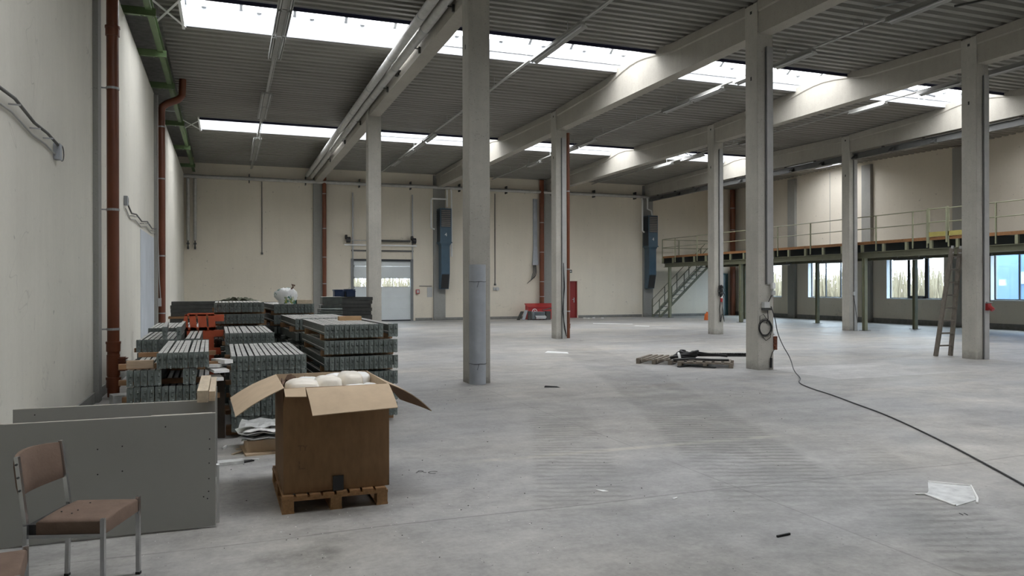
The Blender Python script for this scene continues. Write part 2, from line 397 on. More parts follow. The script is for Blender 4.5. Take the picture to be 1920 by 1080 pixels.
def struct(mb, name, mats, parent=None, **k):
    o = mb.build(name, mats, parent, **k)
    if not parent: o['kind'] = 'structure'
    return o
struct(MB().box(XL-.6, XR+.6, YR-.3, YW+.4, -.25, 0), 'floor', M['floor'], org=(0,0,0))

# left wall: three panel lengths with joint strips, outer skin above
wl = empty('wall_left', (0, 0, 0), kind='structure')
for a, b in ((YR, 12.93), (12.93, 23.15), (23.15, YW)): MB().box(XL-.2, XL, a+.006, b-.006, 0, 7.02).build('wall_panel', M['wall_l'], wl)
MBo = MB().box(XL-.34, XL-.26, YR, YW+.3, 0, 7.9)
struct(MBo, 'outer_cladding', M['conc2'], wl)
MB_in = MB().box(XL, XL+.012, 19.5, 22.9, .1, 3.06)
struct(MB_in, 'bricked_up_opening', M['tarp'], wl)
for i, y in enumerate((12.95, 23.2)):
    struct(MB().box(XL, XL+.075, y-.13, y+.16, 0, 7.0), 'trim_%d' % (i+1), M['pil'])
struct(MB().box(XL, XL+.03, YR, 12.8, 0, .16).box(XL, XL+.03, 13.12, 23.05, 0, .16).box(XL, XL+.03, 23.4, YW, 0, .16), 'baseboard_left', M['pil'])

# back wall with the dock-door and the two door openings
DXa, DXb, DZ = 5.86, 8.95, 3.10
RD0, RD1, RDZ = 17.30, 18.28, 2.04
TD0, TD1, TDZ = 27.45, 28.25, 2.5
def wall_with_holes(mb, fixed0, fixed1, axis, a, b, z0, z1, holes):
    holes = sorted(holes); cur = a
    def bx(p, q, c, d):
        if q-p < 1e-4 or d-c < 1e-4: return
        if axis == 'x': mb.box(p, q, fixed0, fixed1, c, d)
        else: mb.box(fixed0, fixed1, p, q, c, d)
    for p, q, c, d in holes:
        bx(cur, p, z0, z1); bx(p, q, z0, c); bx(p, q, d, z1); cur = q
    bx(cur, b, z0, z1)
    return mb
struct(wall_with_holes(MB(), YW, YW+.3, 'x', XL-.3, XR+.3, 0, 7.9, [(DXa, DXb, 0, DZ), (RD0, RD1, 0, RDZ), (TD0, TD1, 0, TDZ)]), 'wall_back', M['wall'], org=(0,0,0))
n_t = 3
for x in (X4+.1, CX[1], CX[2]+.03, CX[3]+.05):
    struct(MB().box(x-.31, x+.31, YW-.14, YW, 0, 7.5), 'trim_%d' % n_t, M['pil']); n_t += 1
b = MB()
for p, q in ((XL+.03, 3.95), (4.65, DXa-.15), (DXb+.15, 10.0), (10.7, 16.2), (16.85, RD0-.06), (RD1+.06, 22.35), (23.05, TD0-.06)):
    b.box(p, q, YW-.03, YW, 0, .14)
struct(b, 'baseboard_back', M['pil'])
# right wall with windows
struct(wall_with_holes(MB(), XR, XR+.34, 'y', YR, YW, 0, 7.9, [(a, b_, WZ0, WZ1) for a, b_ in WIN]), 'wall_right', M['wall_r'], org=(0,0,0))
for y in (8.0, 13.13, 18.3, 23.5, 28.42, 33.6):
    struct(MB().box(XR-.16, XR, y-.27, y+.27, 0, 7.5), 'trim_%d' % n_t, M['pil']); n_t += 1
b = MB()
ys = [YR, 7.7, 8.3, 12.83, 13.43, 18.0, 18.6, 23.2, 23.8, 28.12, 28.72, 33.3, 33.9, YW]
for p, q in zip(ys[::2], ys[1::2]): b.box(XR-.03, XR, p, q, 0, .22)
struct(b, 'baseboard_right', M['kerb'])
struct(MB().box(XR-.006, XR, 30.9, 30.93, 3.5, 7.5), 'trim_%d' % n_t, M['pil']); n_t += 1
struct(MB().box(XL-.3, XR+.3, YR-.25, YR, 0, 7.9), 'wall_rear', M['rear'], org=(0,0,0))

# roof: trapezoidal deck, one sheet after another as parts of the ceiling
ceil = empty('ceiling', (0, 0, 7.6), kind='structure')
def deck_sheet(x0, x1, y0, y1):
    n = max(1, round((y1-y0)/.30)); p = (y1-y0)/n; up, lo = [], []
    prof = []
    for i in range(n):
        y = y0+i*p
        prof += [(y, .085), (y+.30*p, .085), (y+.42*p, 0), (y+.86*p, 0), (y+.98*p, .085)]
    prof.append((y1, .085))
    mb = MB(); vs = []; fs = []
    for y, h in prof: vs += [(x0, y, zd(y)+h), (x1, y, zd(y)+h)]
    for i in range(len(prof)-1): fs.append((2*i, 2*i+1, 2*i+3, 2*i+2))
    mb.add(vs, fs); mb.build('deck_sheet', M['deck'], ceil, fix=False)
xs = [-1.36]+CX+[XR+.02]
edges_y = [YR, 4.4, 6.45, YA, 16.91, 18.94, YB, 28.93, 31.06, YW]
for i in range(0, len(edges_y)-1):
    a, b_ = edges_y[i], edges_y[i+1]
    if (a, b_) in SKY:
        deck_sheet(-1.36, SX0, a, b_); deck_sheet(SX1, XR+.02, a, b_); continue
    n = max(1, round((b_-a)/5.2)); st = (b_-a)/n
    for j in range(n):
        for p, q in zip(xs, xs[1:]): deck_sheet(p, q, a+j*st, a+(j+1)*st)
# roof build-up above the deck (keeps the daylight out everywhere but the skylights)
o = MB()
for a, b_ in ((YR-.3, 4.34), (6.51, 16.85), (19.0, 28.87), (31.12, YW+.4)): o.box(XL-.5, XR+.5, a, b_, 7.80, 8.0)
for a, b_ in SKY: o.box(XL-.5, SX0-.06, a, b_, 7.80, 8.0); o.box(SX1+.06, XR+.5, a, b_, 7.80, 8.0)
o.build('roof_insulation', M['kerb'], ceil)

# skylights: lined upstand, arched glazing in panes
SKN = ['skylight across the roof behind the viewer', 'nearer of the two glazed skylight strips across the ceiling', 'farther glazed skylight strip across the ceiling, towards the back wall']
for si, (a, b_) in enumerate(SKY):
    r = empty('skylight', (0, a, 7.66), SKN[si], 'skylight', 'roof skylights')
    zt = 8.17
    m = MB().box(SX0, SX1, b_, b_+.05, 7.66, zt).box(SX0, SX1, a-.05, a, 7.66, zt).box(SX0-.05, SX0, a-.05, b_+.05, 7.66, zt).box(SX1, SX1+.05, a-.05, b_+.05, 7.66, zt)
    m.build('upstand_lining', M['curb'], r)
    MB().box(4.5, SX1-.01, b_-.03, b_, 7.86, 7.885).build('lining_joint_strip', M['galv'], r)
    MB().box(SX0, SX1, a-.03, a+.012, 7.585, 7.70).build('near_edge_flashing', mat('dark_blue_flashing', (.015, .016, .05), .5) if si == 0 else bpy.data.materials['dark_blue_flashing'], r)
    def arc(t): return (a+(b_-a)*t, zt+.42*math.sin(PI*t))
    K = 6; np_ = 24; pw = (SX1-SX0)/np_
    pm = MB().loft([[(.02, *arc(k/K)), (pw-.02, *arc(k/K))] for k in range(K+1)], False, False).mesh('skylight_pane', M['glazing'], org=(0, a, zt))
    bm_ = MB()
    for k in range(K): bm_.bar((0, *arc(k/K)), (0, *arc((k+1)/K)), .07, .06)
    bm_ = bm_.mesh('glazing_bar', M['doorframe'], org=(0, a, zt))
    cl = MB().box(-.05, .05, b_-.10, b_-.01, zt-.05, zt+.01).mesh('glazing_clip', M['galv'], org=(0, a, zt))
    for k in range(np_+1):
        x = SX0+k*pw
        if k < np_: inst('pane', pm, r, (x, 0, zt-7.66))
        inst('glazing_bar', bm_, r, (x, 0, zt-7.66)); inst('clip', cl, r, (x+.4 if k < np_ else x-.1, 0, zt-7.66))
    MB().box(SX0, SX1, arc(.72)[0]-.015, arc(.72)[0]+.015, arc(.72)[1]-.05, arc(.72)[1]-.02).build('purlin_rail', M['alu'], r)
    if si:                                                   # white wind-bracing frame at the wall end of each strip
        t = empty('wind_brace', (-1.2, (a+b_)/2, 7.58), 'white crossed wind brace at the left wall end of the %s skylight' % ('nearer' if si == 1 else 'farther'), 'brace')
        z = 7.60
        for p, q in (((-1.5, b_-.1), (-.86, a+.12)), ((-1.5, a+.12), (-.86, b_-.1))):
            MB().bar((*p, z), (*q, z-.012*(p[1] > q[1])), .05, .012).build('diagonal', M['white'], t)
        for x in (-1.52, -.9): MB().bar((x, a-.1, z+.03), (x, b_+.1, z+.03), .06, .05).build('side_rail', M['white'], t)
    for x, yy in ((), ((20.6, 18.2),), ((19.8, 30.2), (5.2, 29.8)))[si]:   # opened vent levers
        MB().bar((x, b_, 8.12), (x+.25, yy-.25, 7.66), .05, .05).build('vent_lever', M['wframe'], r)
        MB().tube([(x-.15, yy, 8.1), (x-.15, yy, 7.6), (x-.08, yy, 7.5), (x+.05, yy, 7.52), (x+.1, yy, 7.65), (x+.1, yy, 8.1)], .012, 6).build('drive_cable', M['white'], r)

# columns
def column(x, y, label, name='concrete_column', strip=True, grooves=True):
    r = empty(name, (x, y, 0), label, 'column', 'concrete columns')
    h = .197
    m = MB()
    bev = .015
    def oct(hh, z): return [(x-hh+bev, y-hh, z), (x+hh-bev, y-hh, z), (x+hh, y-hh+bev, z), (x+hh, y+hh-bev, z), (x+hh-bev, y+hh, z), (x-hh+bev, y+hh, z), (x-hh, y+hh-bev, z), (x-hh, y-hh+bev, z)]
    m.loft([oct(h, 0), oct(h, 6.865)])
    m.build('shaft', M['conc'], r)
    for sx in (-1, 1):
        MB().box(x+sx*.176-.021, x+sx*.176+.021, y-h, y+h, 6.865, 7.50).build('fork_prong', M['conc'], r)
    for yy, z0, z1 in ((.02, 5.95, 6.03), (.03, 7.32, 7.38)): MB().box(x-h-.002, x-h, y-yy, y+yy, z0, z1).build('cast_in_hole', M['blackboard'], r)
    return r
CN = {}
CN['A1'] = column(CX[0], YA, 'concrete column with the grey half tube tied to its foot')
CN['B1'] = column(CX[0], YB, 'concrete column in front of the white dock door')
CN['B2'] = column(CX[1], YB, 'concrete column left of the red door, with a red downpipe on its right side')
CN['A2'] = column(CX[1], YA, 'concrete column with the coiled cable, beside the low wooden pallets')
CN['B3'] = column(CX[2], YB, 'concrete column between the red door and the coil column, orange bucket behind its foot')
CN['A3'] = column(CX[2], YA, 'concrete column with a red socket and the wooden ladder behind it')
CN['B4'] = column(CX[3], YB, 'concrete column at the edge of the mezzanine, left of the double window')

# roof beams
BN = ['under the two insulated pipes', 'second from the left wall', 'third from the left wall', 'rightmost, with the steel rail hung below']
SN = ['near span', 'middle span', 'far span']
def bump(y):
    for a, b_ in SKY:
        c, hw = (a+b_)/2, (b_-a)/2+.9
        if abs(y-c) < hw: return .21*.5*(1+math.cos(PI*(y-c)/hw))
    return 0
for i, x in enumerate(CX):
    for j, (a, b_) in enumerate(((YR+.02, YA), (YA, YB), (YB, YW-.15))):
        a2, b2 = a+.012, b_-.012
        st = sorted({a2, b2, *(round(a2+(b2-a2)*k/24, 3) for k in range(25)), *(v for v in (a+.199, a+.201, b_-.199, b_-.201))})
        st = [v for v in st if a2 <= v <= b2]
        rings = []
        for y in st:
            atc = (j > 0 and y < a+.2) or (j < 2 and y > b_-.2)
            fw, ww = (.150, .150) if atc else (.190, .162)
            zt = zd(y)-.012+bump(y); zf = zt-.20-.03*bump(y)
            rings.append([(x-fw, y, zt), (x+fw, y, zt), (x+fw, y, zf), (x+ww, y, zf-.03), (x+ww, y, 6.87), (x-ww, y, 6.87), (x-ww, y, zf-.03), (x-fw, y, zf)])
        o = MB().loft(rings).build('roof_beam', M['conc2'])
        tag(o, 'concrete roof beam %s, %s' % (BN[i], SN[j]), 'beam', 'concrete roof beams')

# dock door
d = empty('door_1', (0, YW, 0), kind='structure')
for k, (z0, z1) in enumerate(((.04, .62), (.622, 1.18), (1.182, 1.72), (2.20, 2.78), (2.782, 3.07))):
    o = MB().box(DXa+.04, DXb-.04, YW+.06, YW+.10, z0, z1).build('door_section', M['door'], d); bevel(o, .006)
MB().box(DXa+.1, DXb-.1, YW+.075, YW+.085, 1.74, 2.18).build('window_pane', M['glass'], d)
MB().box(DXa+.08, DXb-.08, YW+.06, YW+.10, 1.72, 1.75).box(DXa+.08, DXb-.08, YW+.06, YW+.10, 2.17, 2.20).build('window_rail', M['alu'], d)
for x in (DXa, DXb-.06):
    MB().box(x-.04, x+.1, YW-.04, YW, 0, 3.15).build('door_jamb', M['doorframe'], d)
    MB().box(x+(.02 if x < 7 else -.04), x+(.10 if x < 7 else .02), YW+.10, YW+.14, 0, 3.12).build('side_seal', M['wframe'], d)
    MB().box(x+.02, x+.08, YW-.10, YW-.04, 3.15, 6.45).build('vertical_track', M['galv'], d)
    for z in (.3, .62, 1.18, 1.72, 2.2, 2.78): MB().box(x-.02+.1*(x < 7), x+.04+.1*(x < 7), YW-.06, YW-.02, z-.05, z+.05).build('hinge', M['doorframe'], d)
MB().box(DXa, DXb, YW-.02, YW-.002, 3.04, 3.14).box(DXa+.01, DXb-.01, YW+.10, YW+.14, 3.0, 3.095).build('lintel_seal', M['wframe'], d)
MB().box(DXa+.02, DXb-.02, YW+.0, YW+.12, 0, .06).build('threshold_seal', M['wframe'], d)
MB().tube([(5.55, YW-.18, 4.06), (9.1, YW-.18, 4.06)], .02, 8).build('torsion_shaft', M['galv'], d)
MB().tube([(7.3, YW-.18, 4.06), (8.8, YW-.18, 4.06)], .055, 10).build('torsion_spring', M['darksteel'], d)
for x in (5.68, 9.0):
    MB().tube([(x-.09, YW-.18, 4.08), (x+.09, YW-.18, 4.08)], .15, 14).build('cable_drum', M['cable'], d)
    MB().tube([(x-.16, YW-.18, 4.22), (x-.06, YW-.18, 4.22)], .11, 12).build('drum_bracket', M['cable'], d)
MB().box(5.5, 9.15, YW-.12, YW-.02, 3.80, 3.87).build('spring_beam', M['white'], d)
MB().box(5.85, 9.0, YW-.05, YW, 3.52, 3.60).build('header_strip', M['railsteel'], d)
# red door, teal door
d = empty('door_2', (RD0, YW, 0), kind='structure')
lf = MB().box(RD0+.05, RD1-.045, YW+.10, YW+.15, 0, RDZ-.05).build('leaf', M['red'], d)
MB().box(RD0, RD0+.05, YW+.05, YW+.2, 0, RDZ).box(RD1-.05, RD1, YW+.05, YW+.2, 0, RDZ).box(RD0, RD1, YW+.05, YW+.2, RDZ-.05, RDZ).build('frame', M['red'], d)
MB().box(RD1-.18, RD1-.15, YW+.07, YW+.10, .85, 1.12).bar((RD1-.165, YW+.06, 1.02), (RD1-.28, YW+.06, 1.02), .02, .02).build('handle', M['alu'], lf)
d = empty('door_3', (TD0, YW, 0), kind='structure')
lf = MB().box(TD0+.075, TD1-.075, YW+.1, YW+.15, 0, TDZ-.08).build('leaf', M['tealdoor'], d)
MB().box(TD0, TD0+.08, YW-.02, YW+.2, 0, TDZ).box(TD1-.08, TD1, YW-.02, YW+.2, 0, TDZ).box(TD0, TD1, YW-.02, YW+.2, TDZ-.08, TDZ).build('frame', M['teal'], d)
MB().box(TD0+.12, TD0+.15, YW+.06, YW+.1, .95, 1.1).bar((TD0+.13, YW+.05, 1.05), (TD0+.25, YW+.05, 1.05), .02, .02).build('handle', M['alu'], lf)

# right-hand windows
for i, (a, b_) in enumerate(WIN):
    r = empty('window_%d' % (i+1), (XR, (a+b_)/2, WZ0), kind='structure')
    x0, x1 = XR+.20, XR+.26
    MB().box(XR-.005, XR+.20, a, a+.012, WZ0, WZ1).box(XR-.005, XR+.20, b_-.012, b_, WZ0, WZ1).box(XR-.005, XR+.20, a, b_, WZ1-.012, WZ1).build('reveal', M['reveal'], r)
    MB().box(XR-.03, XR+.20, a, b_, WZ0-.03, WZ0+.012).build('sill', M['reveal'], r)
    f = MB().box(x0, x1, a, a+.05, WZ0, WZ1).box(x0, x1, b_-.05, b_, WZ0, WZ1).box(x0, x1, a, b_, WZ0, WZ0+.05).box(x0, x1, a, b_, WZ1-.05, WZ1)
    f.build('frame', M['wframe'], r)
    ms = [a+(b_-a)*.33, a+(b_-a)*.66]
    th = .09 if i == 3 else .045
    for y in ms: MB().box(x0-.01, x1, y-th/2, y+th/2, WZ0+.05, WZ1-.05).build('mullion', M['wframe'], r)
    if i == 3:
        c0, c1 = ms[0]+th/2, ms[1]-th/2
        MB().box(x0-.03, x0, c0, c0+.07, WZ0+.05, WZ1-.05).box(x0-.03, x0, c1-.07, c1, WZ0+.05, WZ1-.05).box(x0-.03, x0, c0, c1, WZ0+.05, WZ0+.14).box(x0-.03, x0, c0, c1, WZ1-.14, WZ1-.05).build('casement', M['wframe'], r)
    e = [a+.05]+ms+[b_-.05]
    for p, q in zip(e, e[1:]): MB().box(x0+.025, x0+.035, p+.02, q-.02, WZ0+.05, WZ1-.05).build('pane', M['glass'], r)

# outside: ground, reed bank, blue clad building
o = MB().box(-60, 140, -60, 140, -.5, -.26).build('outside_ground', M['ground'], org=(0,0,-.5)); o['kind'] = 'structure'
def reeds(name, n, fx, label):
    m = MB()
    for _ in range(n):
        x, y = fx(); h = rnd.uniform(1.6, 3.6); a = rnd.uniform(0, PI); w_ = rnd.uniform(.02, .05); lx, ly = rnd.uniform(-.4, .4), rnd.uniform(-.4, .4)
        c, s = math.cos(a)*w_, math.sin(a)*w_
        m.add([(x-c, y-s, -.26), (x+c, y+s, -.26), (x+lx*.5+c*.8, y+ly*.5+s*.8, h*.6), (x+lx, y+ly, h), (x+lx*.5-c*.8, y+ly*.5-s*.8, h*.6)], [(0,1,2,3,4)])
    o = m.build(name, M['grass'], fix=False); tag(o, label, 'reeds', kind='stuff')
reeds('reed_bank', 9000, lambda: (rnd.uniform(40, 52), rnd.uniform(12, 70)), 'tall dry pale reeds seen through the right-hand windows')
reeds('reed_bank', 3500, lambda: (rnd.uniform(-2, 26), rnd.uniform(52, 60)), 'dry pale reeds seen through the dock door window')
b = empty('clad_building', (36, 18, -.26), 'blue clad building outside the rightmost window', 'building')
MB().box(33.5, 38.5, 14, 27.0, -.26, 6.5).build('wall', M['bluecl'], b)
for k in range(9): MB().box(33.46, 33.5, 14.6+k*1.4, 14.64+k*1.4, -.26, 6.5).build('cladding_seam', M['blueclp'], b)
MB().box(33.44, 33.5, 20.3, 24.4, 1.8, 2.35).build('pale_panel', M['blueclp'], b)
mm = MB()
for k in range(8): mm.cyl(33.2, 23.0, -.26+k*.45, -.26+(k+1)*.45, .05, 10, k % 2)
tag(mm.build('striped_pole', [M['white'], M['red2']]), 'red and white striped pole outside the rightmost window', 'pole')

# ================================================================== SERVICES ON COLUMNS, WALLS AND ROOF
def thing(mb, name, mats, label, cat, group=None, parent=None, **k):
    return tag(mb.build(name, mats, parent, **k), label, cat, group)

# grey cover strips and downpipes on columns
STR = {'A2': 'coil cable', 'B2': 'red downpipe', 'B3': 'hanging cable knot', 'A3': 'red socket', 'B4': 'mezzanine edge'}
for key, (cx, cy_) in {'A2': (CX[1], YA), 'B2': (CX[1], YB), 'B3': (CX[2], YB), 'A3': (CX[2], YA), 'B4': (CX[3], YB)}.items():
    fy = cy_-.199
    zb = {'A2': 1.75, 'B2': .0, 'B3': 1.6, 'A3': .0, 'B4': .0}[key]
    r = empty('cable_duct', (cx+.1, fy, zb), 'grey cable duct up the front of the column with the %s' % STR[key], 'cable duct')
    MB().box(cx+.015, cx+.165, fy-.035, fy, zb, 6.62).build('duct_cover', M['conduit'], r)
    MB().tube([(cx-.005, fy-.018, zb), (cx-.005, fy-.018, 6.6)], .012, 6).build('conduit', M['cablegrey'], r)
def downpipe(x, y, z0, z1, r, label, clamps, sockets, wall=None, extra=None):
    t = empty('downpipe', (x, y, z0), label, 'downpipe')
    MB().cyl(x, y, z0, z1, r, 16).build('pipe', M['pipe_red'], t, smooth=40)
    for z in clamps:
        m = MB().cyl(x, y, z-.018, z+.018, r+.008, 16)
        if wall: m.bar((x, y, z), (x+wall[0], y+wall[1], z), .02, .02)
        m.build('clamp', M['galv'], t)
    for z in sockets: MB().cyl(x, y, z-.07, z+.07, r+.014, 16).cyl(x, y, z+.05, z+.085, r+.022, 16).build('pipe_socket', M['pipe_red'], t, smooth=40)
    return t
t = downpipe(-1.665, 13.46, 0, 7.55, .088, 'thick red-brown downpipe on the left wall nearest the camera', (1.06, 2.93, 4.83), (.22, .78, 5.72), (-.19, -.02))
m = MB().cyl(-1.665, 13.46, .33, .66, .097, 16)
m.build('cleanout_body', M['pipe_red'], t, smooth=40)
m = MB().box(-1.60, -1.49, 13.40, 13.52, .40, .62)
for k in range(5): m.box(-1.60, -1.46, 13.385, 13.535, .41+k*.045, .425+k*.045)
m.build('cleanout_cover', M['pipe_red'], t)
t = downpipe(-1.69, 23.5, 0, 6.7, .095, 'red-brown downpipe farther along the left wall with a bend at its top', (1.0, 2.6, 4.75, 6.2), (.5,), (-.16, -.02))
MB().tube([(-1.69, 23.5, 6.65), (-1.67, 23.5, 6.76), (-1.56, 23.5, 6.86), (-1.26, 23.5, 7.0), (-1.16, 23.5, 7.12), (-1.14, 23.5, 7.58)], .10, 14).build('elbow', M['pipe_red'], t, smooth=40)
downpipe(4.50, YW-.28, 0, 7.5, .10, 'red-brown downpipe on the back wall beside the dock door pilaster', (1.9, 3.2, 4.6, 6.3), (), (0, .14))
downpipe(16.03, YW-.28, 0, 7.5, .13, 'red-brown downpipe on the back wall behind the red box', (1.2, 2.0, 3.6, 5.2), (), (0, .27))
downpipe(28.42, YW-.25, 0, 7.5, .16, 'dark red downpipe in the far right corner above the mezzanine', (5.1, 6.4), (), (0, .24))
downpipe(CX[1]+.335, YB+.02, 0, 6.84, .062, 'slim red downpipe on the right of the column left of the red door', (.9, 2.3, 4.9), (.4,), (-.14, 0))
downpipe(CX[1]+.29, YA+.02, 0, 6.84, .06, 'slim red downpipe hidden behind the column with the coiled cable', (2.3,), (), (-.1, 0))
downpipe(CX[3]+.27, YB+.05, 0, 6.84, .05, 'slim red downpipe behind the column at the mezzanine edge', (2.3,), (), (-.1, 0))

# half tube tied to the first column
t = empty('half_tube', (CX[0]-.03, YA-.2, 0), 'grey plastic half tube tied with wire to the foot of the nearest column', 'tube')
m = MB(); cx, yy = 4.15, YA-.205
ro, ri = .148, .138
pr = [(cx+ro*math.cos(a), yy-ro*math.sin(a)*1.2) for a in [PI*k/14 for k in range(15)]]+[(cx+ri*math.cos(a), yy-ri*math.sin(a)*1.2) for a in [PI*(14-k)/14 for k in range(15)]]
m.loft([[(x, y, 0) for x, y in pr], [(x, y, 2.10) for x, y in pr]]).build('tube_shell', M['pvc'], t, smooth=40)
for z in (.36, 1.80):
    MB().tube([(cx+(ro+.004)*math.cos(a), yy-(ro+.004)*math.sin(a)*1.2, z+.004*math.sin(5*a)) for a in [PI*k/14 for k in range(15)]], .004, 5).tube([(cx-.03, yy-.183, z), (cx-.045, yy-.187, z-.05), (cx-.06, yy-.186, z-.10)], .004, 5).build('tie_wire', M['cable'], t)

# two insulated pipes along the first beam, with their brackets
for k, (x, z, lab) in enumerate(((3.680, 7.15, 'left'), (3.892, 7.09, 'right'))):
    t = empty('insulated_pipe', (x, YR, z), '%s one of the two thick insulated pipes along the beam nearest the left wall' % lab, 'pipe', 'insulated heating pipes')
    MB().tube([(x, YR+.02, z), (x, YW-.42, z)], .098, 14).build('jacket', M['pipe_grey'], t, smooth=40)
    for y in range(-6, 38, 3): MB().tube([(x, y+.6*k, z), (x, y+.06+.6*k, z)], .104, 14).build('jacket_band', M['galv'], t, smooth=40)
for i, y in enumerate((13.9, 16.6, 20.2, 24.6, 28.0, 32.2)):
    m = MB().box(3.90, 4.03, y, y+.03, 6.965, 6.985).box(3.985, 4.035, y, y+.05, 6.88, 7.02)
    thing(m, 'pipe_bracket', M['darksteel'], '%s black bracket from the camera under the two insulated pipes' % ORDS[i], 'bracket', 'pipe brackets')
thing(MB().bar((4.0, 18.6, 7.02), (4.0, 19.1, 7.02), .05, .03).bar((4.0, 18.75, 6.98), (4.0, 18.95, 6.98), .03, .04), 'beam_clip', M['blackboard'], 'small black clip on the lit side of the beam below the insulated pipes', 'clip')

# horizontal heating pipe along the back wall with clamps, stubs at the left end
t = empty('heating_pipe', (-1.8, YW-.3, 6.86), 'long horizontal heating pipe high along the back wall', 'pipe')
MB().tube([(XL+.01, YW-.3, 6.88), (23.3, YW-.3, 6.85)], .088, 12).build('jacket', M['pipe_grey'], t, smooth=40)
for k in range(9): MB().box(1.0+k*2.6, 1.04+k*2.6, YW-.32, YW, 6.70, 7.1).build('hanger', M['darksteel'], t)
for x in (-1.66, -1.36):
    t = empty('pipe_stub', (x, YW-.25, 3.6), 'vertical insulated pipe stub with valve at the left end of the back wall, %s one' % ('left' if x < -1.5 else 'right'), 'pipe', 'valve stubs')
    MB().tube([(x, YW-.25, 3.9), (x, YW-.25, 6.72), (x, YW-.30, 6.80)], .075, 10).build('jacket', M['pipe_grey'], t, smooth=40)
    MB().tube([(x, YW-.25, 3.62), (x, YW-.25, 3.9)], .03, 8).box(x-.06, x+.06, YW-.31, YW-.19, 3.72, 3.80).build('valve', M['darksteel'], t)
    MB().tube([(x, YW-.25, 3.50), (x, YW-.25, 3.62)], .045, 8).build('end_cap', M['darksteel'], t)
for i, (x, z0, z1, lab) in enumerate(((1.6, 3.4, 6.8, 'above the far left stacks'), (13.43, 1.9, 6.7, 'right of the nearest column'))):
    thing(MB().tube([(x, YW-.03, z0), (x, YW-.03, z1)], .022, 6).box(x-.05, x+.05, YW-.06, YW, z0-.1, z0), 'wall_conduit', M['cablegrey'], 'thin vertical conduit on the back wall %s' % lab, 'conduit')
t = empty('cable_shaft', (15.7, YW-.1, 1.9), 'grey sheet-metal cable shaft with loose cable ends, left of the downpipe behind the red box', 'cable shaft')
MB().box(15.62, 15.84, YW-.12, YW-.003, 3.9, 6.5).hexa([(15.5, YW-.3, 2.9), (15.8, YW-.3, 2.9), (15.84, YW-.02, 2.9), (15.55, YW-.02, 2.9), (15.62, YW-.12, 3.9), (15.84, YW-.12, 3.9), (15.84, YW-.003, 3.9), (15.62, YW-.003, 3.9)]).build('shaft_cover', M['pvc'], t)
m = MB()
for k in range(6): m.tube([(15.6+.03*k, YW-.1, 3.0), (15.55+.04*k, YW-.2, 2.5), (15.4+.05*k, YW-.25-.02*k, 2.1+.05*k), (15.2+.08*k, YW-.2, 1.9+.06*k)], .015, 5)
m.build('loose_cables', M['cablegrey'], t)

# warm-air heaters
def heater(x, label, num):
    y1 = YW-.15; y0 = y1-.62; h = .30
    t = empty('air_heater', (x, (y0+y1)/2, 2.0), label, 'heater', 'warm air heaters')
    MB().box(x-h-.03, x+h+.03, y0-.03, y1, 3.97, 4.03).build('casing_flange', M['heater'], t)
    MB().box(x-h, x+h, y0, y1, 4.0, 5.75).build('casing', [M['heater']], t)
    sc = MB().box(x-h-.004, x-h, y0+.02, y1-.02, 4.05, 5.7).build('side_cover', M['heaterd'], t)
    gr = MB().box(x-h+.05, x+h-.05, y0-.006, y0+.002, 4.78, 5.70).build('grille', M['heaterd'], t)
    for k in range(9):
        z = 4.81+k*.098
        MB().hexa([(x-h+.06, y0-.05, z), (x+h-.06, y0-.05, z), (x+h-.06, y0, z+.05), (x-h+.06, y0, z+.05), (x-h+.06, y0-.05, z+.02), (x+h-.06, y0-.05, z+.02), (x+h-.06, y0, z+.075), (x-h+.06, y0, z+.075)]).build('louvre', M['heatslat'], gr)
    for k in range(9):
        z = 4.81+k*.098
        MB().hexa([(x-h-.05, y0+.08, z), (x-h, y0+.08, z+.05), (x-h, y1-.08, z+.05), (x-h-.05, y1-.08, z), (x-h-.05, y0+.08, z+.02), (x-h, y0+.08, z+.075), (x-h, y1-.08, z+.075), (x-h-.05, y1-.08, z+.02)]).build('louvre', M['heaterd'], sc)
    g2 = .225
    MB().hexa([(x-g2, y0+.06, 3.84), (x+g2, y0+.06, 3.84), (x+g2, y1-.04, 3.84), (x-g2, y1-.04, 3.84), (x-h, y0, 4.0), (x+h, y0, 4.0), (x+h, y1, 4.0), (x-h, y1, 4.0)]).build('reducer', M['heater'], t)
    MB().box(x-g2, x+g2, y0+.06, y1-.04, 2.42, 3.84).build('duct', M['heater'], t)
    MB().hexa([(x-g2, y1-.34, 1.62), (x+g2, y1-.34, 1.62), (x+g2, y1-.04, 1.62), (x-g2, y1-.04, 1.62), (x-g2, y0+.06, 2.42), (x+g2, y0+.06, 2.42), (x+g2, y1-.04, 2.42), (x-g2, y1-.04, 2.42)]).build('outlet_hood', M['heater'], t)
    MB().hexa([(x-g2+.03, y1-.365, 1.65), (x+g2-.03, y1-.365, 1.65), (x+g2-.03, y1-.33, 1.65), (x-g2+.03, y1-.33, 1.65), (x-g2+.03, y1-.565, 2.37), (x+g2-.03, y1-.565, 2.37), (x+g2-.03, y1-.53, 2.37), (x-g2+.03, y1-.53, 2.37)]).build('outlet_mouth', M['blackboard'], t)
    no = inst('number_mark', text_mesh(num, .26, M['white']), t, (0, y0-.004-(y0+y1)/2, 4.32-2.0), (PI/2, 0, 0))
    return t, y0, y1
ht, y0, y1 = heater(10.52, 'blue-grey warm air heater marked 4 on the pilaster right of the dock door', '4')
def hp(pts, label, r=.045):
    thing(MB().tube(pts, r, 8), 'heater_pipe', M['white'], label, 'pipe', 'heater feed pipes', smooth=40)
hp([(10.68, YW-.3, 6.78), (10.68, YW-.42, 6.72), (10.68, YW-.42, 5.86)], 'short white pipe dropping into the top of the heater beside the dock door')
hp([(10.92, YW-.35, 6.78), (10.92, YW-.42, 6.6), (10.92, YW-.42, 3.3)], 'long white pipe down the right side of the heater beside the dock door')
